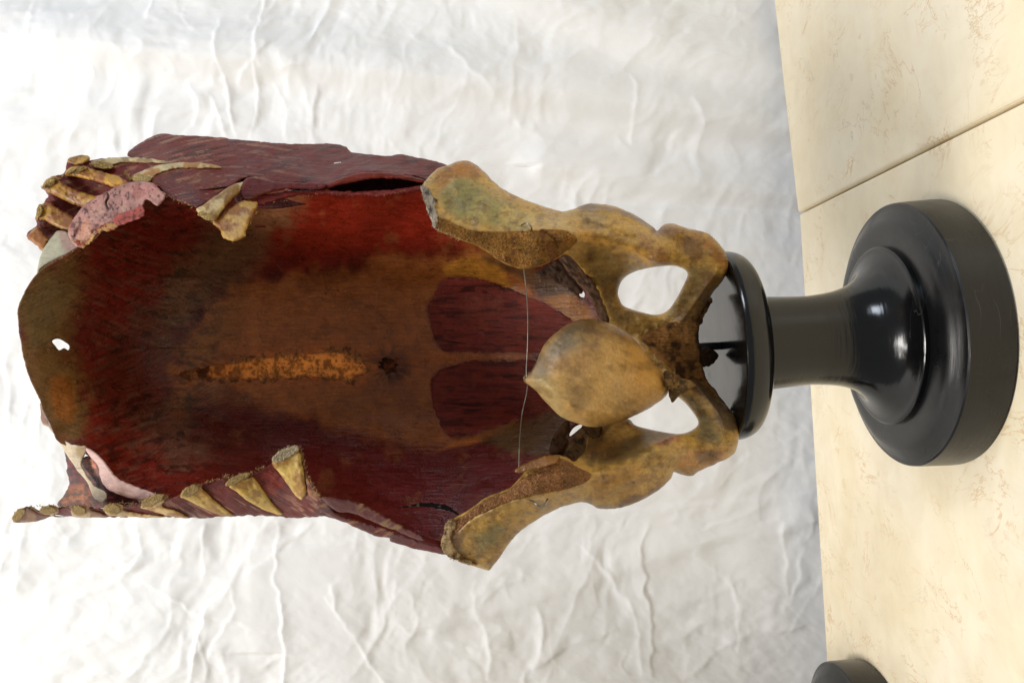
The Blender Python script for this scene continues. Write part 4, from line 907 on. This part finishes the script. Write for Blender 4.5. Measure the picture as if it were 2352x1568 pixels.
HLc = [(z6((a, b))[0] + (c,)) for a, b, c in (
    (130, 1240, .586), (180, 1060, .574), (330, 980, .566), (600, 840, .560), (700, 760, .556), (800, 640, .560), (950, 590, .566), (900, 740, .556), (1100, 680, .568), (1190, 720, .576), (1100, 820, .574), (800, 860, .558), (500, 960, .562), (280, 1100, .572),
    (450, 1380, .606), (300, 1330, .598), (350, 1180, .578), (520, 1150, .580), (600, 1200, .592), (700, 1040, .578), (860, 1000, .592), (900, 920, .575), (1100, 900, .592), (1000, 870, .574),
    (1250, 760, .582), (1250, 930, .606), (1400, 950, .612), (1350, 820, .590), (1550, 890, .616), (1550, 760, .596), (1770, 740, .622), (1700, 640, .602), (1300, 700, .586), (1450, 640, .592), (1650, 520, .602), (1800, 450, .610),
    (1200, 600, .616), (1350, 560, .634), (1500, 480, .644), (1650, 430, .640), (1200, 480, .660), (1350, 400, .668), (1500, 390, .658), (1230, 320, .686), (1400, 100, .698),
    (1900, 710, .628), (1850, 600, .610), (2000, 640, .632), (2100, 560, .634), (2230, 560, .648), (2250, 420, .652), (1950, 480, .626), (2080, 380, .648), (2020, 260, .664), (2180, 260, .660), (1920, 150, .676), (2080, 140, .672), (1820, -50, .694), (1960, -20, .690), (1700, -150, .702), (1600, 50, .702), (1500, -60, .704))]
_hl = tps(HLc)
ledge_l = catmull(z6((260, 1130), (330, 1060), (450, 1000), (600, 930), (800, 880), (1000, 840), (1130, 800), (1200, 740)), 6, False)
arc_l = catmull(z6((1230, 700), (1350, 660), (1500, 590), (1620, 520), (1740, 470), (1850, 430)), 6, False)
ram_l = catmull(z6((1960, 60), (2050, 180), (2130, 290), (2160, 400), (2120, 520), (2000, 570)), 6, False)
def hl_d(x, y):
    d = _hl(x, y)
    d = d - .0018 * np.exp(-(ldist(x, y, ledge_l) / 5) ** 2) - kink(x, y, arc_l, .009, 9, 36) - kink(x, y, ram_l, .006, 14, 14)
    d = d + .005 * np.exp(-((x - 1622) ** 2 + (y - 1040) ** 2) / 420) + .004 * np.exp(-(ldist(x, y, pit_l) / 9) ** 2)
    return d + .0020 * fbm(x, y, 40, 5, 131) + .0005 * fbm(x, y, 10, 2, 132)
hlc = paint(hip_col, [
    (z6((260, 1180), (340, 1100), (520, 1040), (620, 1060), (560, 1180), (470, 1300), (330, 1320)), S(168, 130, 62), 12, .9, 12),
    (z6((360, 1180), (460, 1060), (560, 1080), (500, 1220), (400, 1280)), S(122, 112, 64), 14, .75, 16),
    (z6((130, 1080), (210, 1040), (280, 1120), (260, 1250), (300, 1340), (160, 1300)), S(118, 92, 66), 8, .85, 12),
    (z6((700, 1000), (900, 890), (1100, 860), (1050, 920), (860, 980), (720, 1080)), S(190, 150, 80), 10, .8, 10),
    (z6((1220, 740), (1330, 680), (1500, 640), (1600, 720), (1500, 860), (1300, 900), (1220, 860)), S(168, 122, 54), 14, .8, 16),
    (z6((1240, 950), (1420, 900), (1600, 840), (1780, 740), (1700, 840), (1540, 930), (1380, 968)), S(104, 64, 36), 8, .8, 10),
    (z6((1180, 580), (1350, 520), (1600, 400), (1820, 430), (1640, 520), (1450, 620), (1260, 660)), S(108, 88, 52), 10, .85, 14),  # inner face behind the arc line, its shade put into the colour
    (z6((1640, 500), (1760, 440), (1860, 430), (1840, 470), (1720, 520)), S(138, 74, 56), 7, .8, 8),
    (z6((1850, 560), (2050, 540), (2200, 540), (2100, 640), (1930, 720), (1840, 680)), S(172, 116, 50), 10, .8, 14),
    (z6((1940, 560), (2120, 560), (2080, 600), (1960, 620)), S(92, 60, 36), 8, .7, 12),
    (z6((1860, 130), (2000, 200), (2060, 330), (2140, 420), (2100, 500), (1960, 470), (1980, 340), (1900, 220)), S(128, 114, 82), 10, .85, 12),
    (z6((1940, 0), (2080, 130), (2220, 270), (2260, 400), (2160, 400), (2080, 260), (1980, 130), (1880, 60)), S(88, 66, 46), 10, .9, 14),
    (z6((1780, -150), (1960, -180), (1980, 20), (1860, 60)), S(108, 74, 42), 14, .9, 14),
    (z6((1100, 560), (1200, 380), (1300, 300), (1330, 420), (1250, 560)), S(104, 74, 40), 12, .8, 16),
    ], warp=10, wsc=30)
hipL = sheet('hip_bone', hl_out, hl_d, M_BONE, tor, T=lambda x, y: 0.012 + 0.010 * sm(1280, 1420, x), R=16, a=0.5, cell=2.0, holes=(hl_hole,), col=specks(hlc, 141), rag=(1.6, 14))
sheet('cut_bone_face', z6((160, 1090), (210, 1055), (330, 975), (450, 893), (600, 832), (690, 755), (800, 690), (900, 640), (980, 602), (1050, 630), (1150, 680), (1205, 710), (1200, 750), (1130, 795), (1000, 832), (800, 872), (600, 922), (450, 990), (330, 1050), (250, 1125), (190, 1150)),
      lambda x, y: hl_d(x, y) - .0012 + .0008 * fbm(x, y, 14, 3, 151), M_SPONGE, hipL, T=.005, R=5, a=.6, cell=1.6, rag=(1.6, 9), col=sp_col(S(148, 102, 58), S(164, 112, 68), S(112, 74, 44), 153))
sheet('bone_flake', z6((645, 695), (700, 650), (800, 605), (900, 580), (975, 585), (950, 630), (860, 665), (760, 690), (700, 705)), lambda x, y: hl_d(x, y) - .007 + .0006 * fbm(x, y, 10, 3, 5), M_BONE, hipL, T=.005, R=6, a=.5, cell=1.5, rag=(1.6, 7), col=S(140, 92, 44))
sheet('torn_fringe', z6((120, 1250), (130, 1150), (150, 1070), (205, 1040), (225, 1090), (200, 1150), (205, 1230), (280, 1310), (380, 1370), (300, 1365), (170, 1312)), lambda x, y: _hl(x, y) - .003 + .0015 * fbm(x, y * .4, 8, 3, 155), M_FIB, hipL, T=.006, R=5, a=.5, cell=1.5, rag=(3, 7),
      col=lambda x, y: (lambda m: np.outer(1 - m, S(180, 152, 110)) + np.outer(m, S(110, 78, 44)))(sm(-.1, .4, fbm(x, y * .5, 10, 3, 156))))

# --- outer side walls and the muscle sheets that tie the body wall to the hip bones
def loft(name, A, B, mat, colr, bulge=0.0, nu=60, nv=10):
    def res(Q):
        Q = np.array(Q, float); t = np.concatenate([[0], np.cumsum(np.linalg.norm(np.diff(Q[:, :2], axis=0), axis=1))]); t /= t[-1]
        return np.stack([np.interp(np.linspace(0, 1, nu), t, Q[:, k]) for k in range(3)], 1)
    a_, b_ = res(A), res(B); V = []; Cc = []
    for v in np.linspace(0, 1, nv):
        q = a_ * (1 - v) + b_ * v; d = q[:, 2] + bulge * math.sin(math.pi * v) + .0012 * fbm(q[:, 0], q[:, 1] + 200 * v, 30, 3, 7)
        V.append(P(q[:, 0], q[:, 1], d)); k = .7 + .6 * vnoise(q[:, 0] / 20, q[:, 1] / 6 + 9 * v, 5)
        Cc.append(k[:, None] * np.array(colr))
    V = np.concatenate(V); idx = np.arange(nu * nv).reshape(nv, nu)
    q = np.stack([idx[:-1, :-1], idx[1:, :-1], idx[1:, 1:], idx[:-1, 1:]], -1).reshape(-1, 4)
    o = link_mesh(name, V, q, mat, tor, np.concatenate(Cc), np.stack([V[:, 2] * 10, V[:, 1] * 10], 1))
    so = o.modifiers.new('thickness', 'SOLIDIFY'); so.thickness = .004; so.offset = 0
    return o
def W_(x, y, k=.008): return (x, y, float(wall_d(np.array([x * 1.0]), np.array([y * 1.0]))[0]) + k)
loft('side_wall', [(115, 452, .676), (180, 398, .684), (260, 372, .696), (300, 366, .699), (363, 322, .697), (500, 326, .692), (680, 342, .687), (796, 352, .680), (920, 368, .664), (1025, 394, .642)],
     [W_(195, 600), W_(230, 560), W_(300, 520), W_(340, 510), W_(400, 520), W_(520, 520), W_(680, 520), W_(800, 520), W_(920, 520), W_(1025, 500)], M_MUSCLE, S(104, 36, 28), .012)
loft('side_wall', [(262, 1178, .650), (458, 1178, .655), (632, 1174, .661), (769, 1180, .656), (897, 1228, .636), (1010, 1262, .622)],
     [W_(300, 1085), W_(460, 1080), W_(632, 1080), W_(769, 1090), W_(897, 1140), W_(1010, 1200)], M_MUSCLE, S(104, 36, 28), .012)
def H_(f, x, y, k=.014): return (x, y, float(f(np.array([x * 1.0]), np.array([y * 1.0]))[0]) + k)
loft('iliac_muscle', [W_(1020, 450, 0), W_(1090, 497, 0), W_(1190, 545, 0), W_(1300, 566, 0)], [H_(hr_d, 1040, 430), H_(hr_d, 1110, 470), H_(hr_d, 1200, 530), H_(hr_d, 1310, 560)], M_MUSCLE, S(92, 34, 26))
loft('iliac_muscle', [W_(1020, 1255, 0), W_(1055, 1250, 0), W_(1120, 1188, 0), W_(1210, 1120, 0), W_(1320, 1080, 0)], [H_(hl_d, 1050, 1250), H_(hl_d, 1080, 1240), H_(hl_d, 1150, 1180), H_(hl_d, 1230, 1120), H_(hl_d, 1330, 1095)], M_MUSCLE, S(92, 34, 26))

# --- fibrous pelvic floor bands beside the bladder
for (pg, dd, cc, sd_) in ((z7((1060, 790), (1120, 775), (1190, 820), (1260, 900), (1310, 980), (1350, 1070), (1390, 1180), (1410, 1280), (1360, 1260), (1300, 1120), (1240, 1010), (1180, 950), (1120, 870)), .660, S(110, 82, 62), 1),
                          (z7((1000, 820), (1060, 800), (1120, 880), (1190, 960), (1220, 1010), (1180, 1030), (1100, 980), (1020, 940), (960, 930), (900, 900), (960, 850)), .672, S(88, 64, 48), 2),
                          (z6((1000, 590), (1060, 480), (1100, 400), (1180, 360), (1280, 380), (1250, 470), (1160, 560), (1090, 610)), .668, S(104, 76, 44), 3),
                          (z6((900, 560), (930, 440), (1000, 350), (1040, 330), (1050, 400), (1020, 450), (1040, 480), (980, 560)), .684, S(90, 60, 34), 4)):
    sheet('ligament', pg, (lambda b: lambda x, y: b + .0022 * fbm(x * .6 + y * .3, y * .6 - x * .4, 14, 3, 161))(dd), M_FIB, tor, T=.008, R=8, a=.4, cell=1.8, rag=(3, 9), seed=sd_,
          col=(lambda c: lambda x, y: (lambda m: np.outer(1 - m, c) + np.outer(m, c * .35))(sm(.05, .4, fbm(x * .5 + y * .3, y * .7 - x * .5, 9, 3, 163))))(cc), flow=lambda x, y: np.stack([(x + y) / 140, (y - x) / 140], 1))
# knot of tendon where the two pubic branches meet
sheet('ligament', z3((1420, 950), (1600, 850), (1750, 780), (1870, 700), (1960, 600), (2010, 640), (1950, 760), (1910, 860), (1895, 940), (1905, 1040), (1930, 1200), (1980, 1330), (2060, 1430), (2150, 1568), (2050, 1560), (1900, 1400), (1740, 1280), (1600, 1170), (1500, 1060)),
      lambda x, y: .686 + .003 * fbm(x, y, 26, 4, 171) - .012 * sm(1600, 1660, x), M_FIB, tor, T=.012, R=10, a=.4, cell=1.8, rag=(3, 9),
      col=lambda x, y: (lambda m: np.outer(1 - m, S(150, 106, 58)) + np.outer(m, S(78, 52, 30)))(sm(-.1, .4, fbm(x, y, 22, 4, 173))))
sheet('tissue_lump', z3((1895, 1060), (1960, 1030), (2030, 1060), (2065, 1110), (2030, 1160), (1980, 1195), (1920, 1195), (1895, 1140)), lambda x, y: .684 + .002 * fbm(x, y, 8, 2, 4), M_FIB, tor, T=.014, R=12, a=.5, cell=1.5, rag=(2, 7), col=S(66, 46, 28))

# --- bladder
bl = [(1207, 874), (1222, 850), (1236, 822), (1250, 792), (1275, 765), (1310, 741), (1350, 732), (1400, 742), (1440, 763), (1470, 793), (1497, 830), (1524, 858), (1540, 885), (1530, 908), (1500, 932), (1450, 958), (1400, 975), (1360, 981), (1320, 970), (1285, 955), (1258, 928), (1234, 900)]
blm = catmull([(1215, 874), (1300, 850), (1400, 830), (1500, 860)], 10, False)
seam = catmull(z3((470, 1250), (560, 1100), (680, 930), (800, 830)), 6, False); keel = catmull(z3((560, 1320), (760, 1480), (900, 1560), (1150, 1600)), 8, False)
def bl_d(x, y):
    return .572 + .055 * sm(1250, 1560, x) + .0045 * fbm(x, y, 75, 4, 181) + .004 * np.exp(-(ldist(x, y, seam) / 6) ** 2) - .006 * np.exp(-(ldist(x, y, keel) / 16) ** 2) + .0006 * fbm(x * .35, y - .4 * x, 14, 3, 182)
blc = paint(S(196, 156, 94), [
    (z3((440, 1290), (560, 1080), (720, 880), (880, 800), (980, 830), (900, 1000), (720, 1150), (600, 1300), (520, 1360)), S(140, 126, 104), 18, .95, 12),
    (z3((900, 900), (1000, 860), (1080, 960), (1000, 1080), (920, 1040)), S(92, 70, 56), 16, .75, 16),
    (z3((900, 790), (1050, 800), (1250, 900), (1400, 1020), (1200, 960), (1000, 880)), S(120, 90, 54), 14, .8, 14),
    (z3((620, 1180), (900, 1060), (1000, 1080), (940, 1250), (700, 1250)), S(176, 132, 92), 20, .5, 20),
    (z3((480, 1320), (640, 1300), (760, 1500), (800, 1700), (650, 1600)), S(182, 160, 108), 16, .6, 16),
    (z3((760, 1250), (900, 1180), (960, 1500), (860, 1600)), S(122, 96, 62), 20, .5, 24),
    (z3((1300, 1000), (1500, 1080), (1650, 1300), (1500, 1500), (1300, 1350)), S(202, 148, 72), 30, .75, 14),
    ], warp=12, wsc=26)
def bl_col(x, y):
    c = blc(x, y); f = fbm((x + y * .6) * .16, y - .62 * x, 8, 3, 191)
    f = .2 * f + .8 * fbm(x, y, 30, 4, 193); m = sm(.05, .5, f) * .45; c = c * (1 - m[:, None]) + S(104, 76, 36) * m[:, None]
    m = sm(.1, .5, -f) * .35; return c * (1 - m[:, None]) + S(206, 166, 96) * m[:, None]
blad = sheet('bladder', bl, bl_d, M_GUT, tor, T=.066, R=92, a=.5, cell=2.2, col=bl_col, rag=(1.5, 18), flow=lambda x, y: np.stack([(x + .62 * y) / 100, (y - .62 * x) / 100], 1))
for pg, dd in ((z3((1640, 1330), (1690, 1210), (1700, 1230), (1685, 1330), (1760, 1300), (1850, 1330), (1870, 1360), (1780, 1410), (1700, 1480), (1670, 1500), (1640, 1420)), .640),
               (z3((1600, 1240), (1660, 1250), (1680, 1320), (1640, 1400), (1610, 1330)), .634)):
    sheet('duct_stub', pg, lambda x, y: dd + .002 * fbm(x, y, 14, 3, 6), M_FIB, blad, T=.006, R=7, a=.5, cell=1.6, rag=(2, 6), col=lambda x, y: (lambda m: np.outer(1 - m, S(150, 116, 68)) + np.outer(m, S(96, 74, 48)))(sm(-.1, .3, fbm(x, y, 12, 3, 8))))
sheet('tip_knot', z3((405, 1300), (430, 1270), (470, 1240), (520, 1160), (545, 1160), (520, 1230), (480, 1300), (470, 1350), (440, 1350)), .603, M_FIB, blad, T=.008, R=6, a=.5, cell=1.4, rag=(2, 6), col=S(128, 104, 74))

# --- wire between the hip bones, and its hooks
def curve3(pts, n=40):
    xy = catmull([p[:2] for p in pts], 6, False); d = np.interp(np.linspace(0, 1, len(xy)), np.linspace(0, 1, len(pts)), [p[2] for p in pts])
    return list(P(xy[:, 0], xy[:, 1], d))
tube('wire', curve3([(1202, 612, .566), (1208, 660, .575), (1212, 720, .585), (1212, 790, .594), (1209, 850, .600), (1211, 868, .601)]), .00042, M_WIRE, tor)
tube('wire', curve3([(1212, 884, .601), (1208, 910, .597), (1199, 950, .588), (1194, 1000, .574), (1192, 1050, .560), (1192, 1072, .556)]), .00042, M_WIRE, tor)
tube('wire_hook', curve3([(1198, 517, .560), (1205, 513, .552), (1213, 513, .550), (1220, 520, .552), (1222, 532, .558)]), .0006, M_WIRE, tor)
tube('wire_hook', curve3([(1217, 1148, .560), (1226, 1152, .553), (1236, 1160, .551), (1247, 1163, .551), (1252, 1155, .552), (1258, 1145, .555)]), .0006, M_WIRE, tor)

# --- loose fibres along torn edges (too many to count)
def fibres(lines, dfn, n, L, seed, colr):
    rg = random.Random(seed); V = []; Fq = []; C = []
    for _ in range(n):
        line = rg.choice(lines); i = rg.randrange(len(line) - 1); t = rg.random()
        a = np.array(line[i]) * (1 - t) + np.array(line[i + 1]) * t
        an = rg.uniform(0, 2 * math.pi); l = rg.uniform(.3, 1) * L
        pts = []; p = a.copy()
        for k in range(4):
            pts.append(p.copy()); an += rg.uniform(-.7, .7); p = p + np.array([math.cos(an), math.sin(an)]) * l / 3
        d0 = float(dfn(np.array([a[0]]), np.array([a[1]]))[0]) - .003
        dz = rg.uniform(-.003, .001)
        b = len(V)
        for k, q in enumerate(pts):
            wd = .7 * (1 - k / 4.2); v = P(np.array([q[0] - wd, q[0] + wd]), np.array([q[1] - wd, q[1] + wd]), np.full(2, d0 + dz * k / 3)); V += [v[0], v[1], (v[0] + v[1]) / 2 + np.array([0, .0006, 0])]
        for k in range(3):
            o = b + 3 * k
            for e0, e1 in ((0, 1), (1, 2), (2, 0)): Fq.append((o + e0, o + e1, o + 3 + e1, o + 3 + e0))
        C += [np.array(colr) * rg.uniform(.6, 1.2)] * 12
    o = link_mesh('torn_fibres', np.array(V), np.array(Fq), M_FIB, tor, np.array(C), np.zeros((len(V), 2)))
    o['kind'] = 'stuff'
fibres([z4((1190, 860), (1330, 800), (1420, 830)), z4((1530, 790), (1690, 720), (1900, 650), (2080, 640), (2240, 560)), z4((120, 960), (300, 900), (500, 900), (700, 890), (1000, 870), (1180, 870)), z5((180, 500), (310, 390), (420, 400), (490, 640), (600, 830))], WL, 420, 9, 7, S(190, 160, 110))
fibres([z1((1290, 480), (1420, 610), (1650, 700), (1850, 880), (1980, 985), (2110, 850), (2170, 740)), z1((1060, 400), (1110, 460)), z1((350, 540), (540, 430), (800, 330))], WR, 240, 8, 8, S(186, 146, 86))
fibres([z1((690, 1040), (870, 890), (1000, 850), (1210, 770)), z2((300, 680), (850, 570), (1300, 600), (1660, 530))], lambda x, y: WR(x, y) - .004, 120, 6, 9, S(170, 110, 80))
fibres([z7((145, 310), (160, 380), (190, 470), (232, 592), (400, 666))], _hr, 120, 7, 10, S(186, 168, 140))
fibres([z6((120, 1250), (150, 1080), (200, 1040)), z6((170, 1310), (300, 1360))], _hl, 100, 7, 11, S(190, 160, 110))
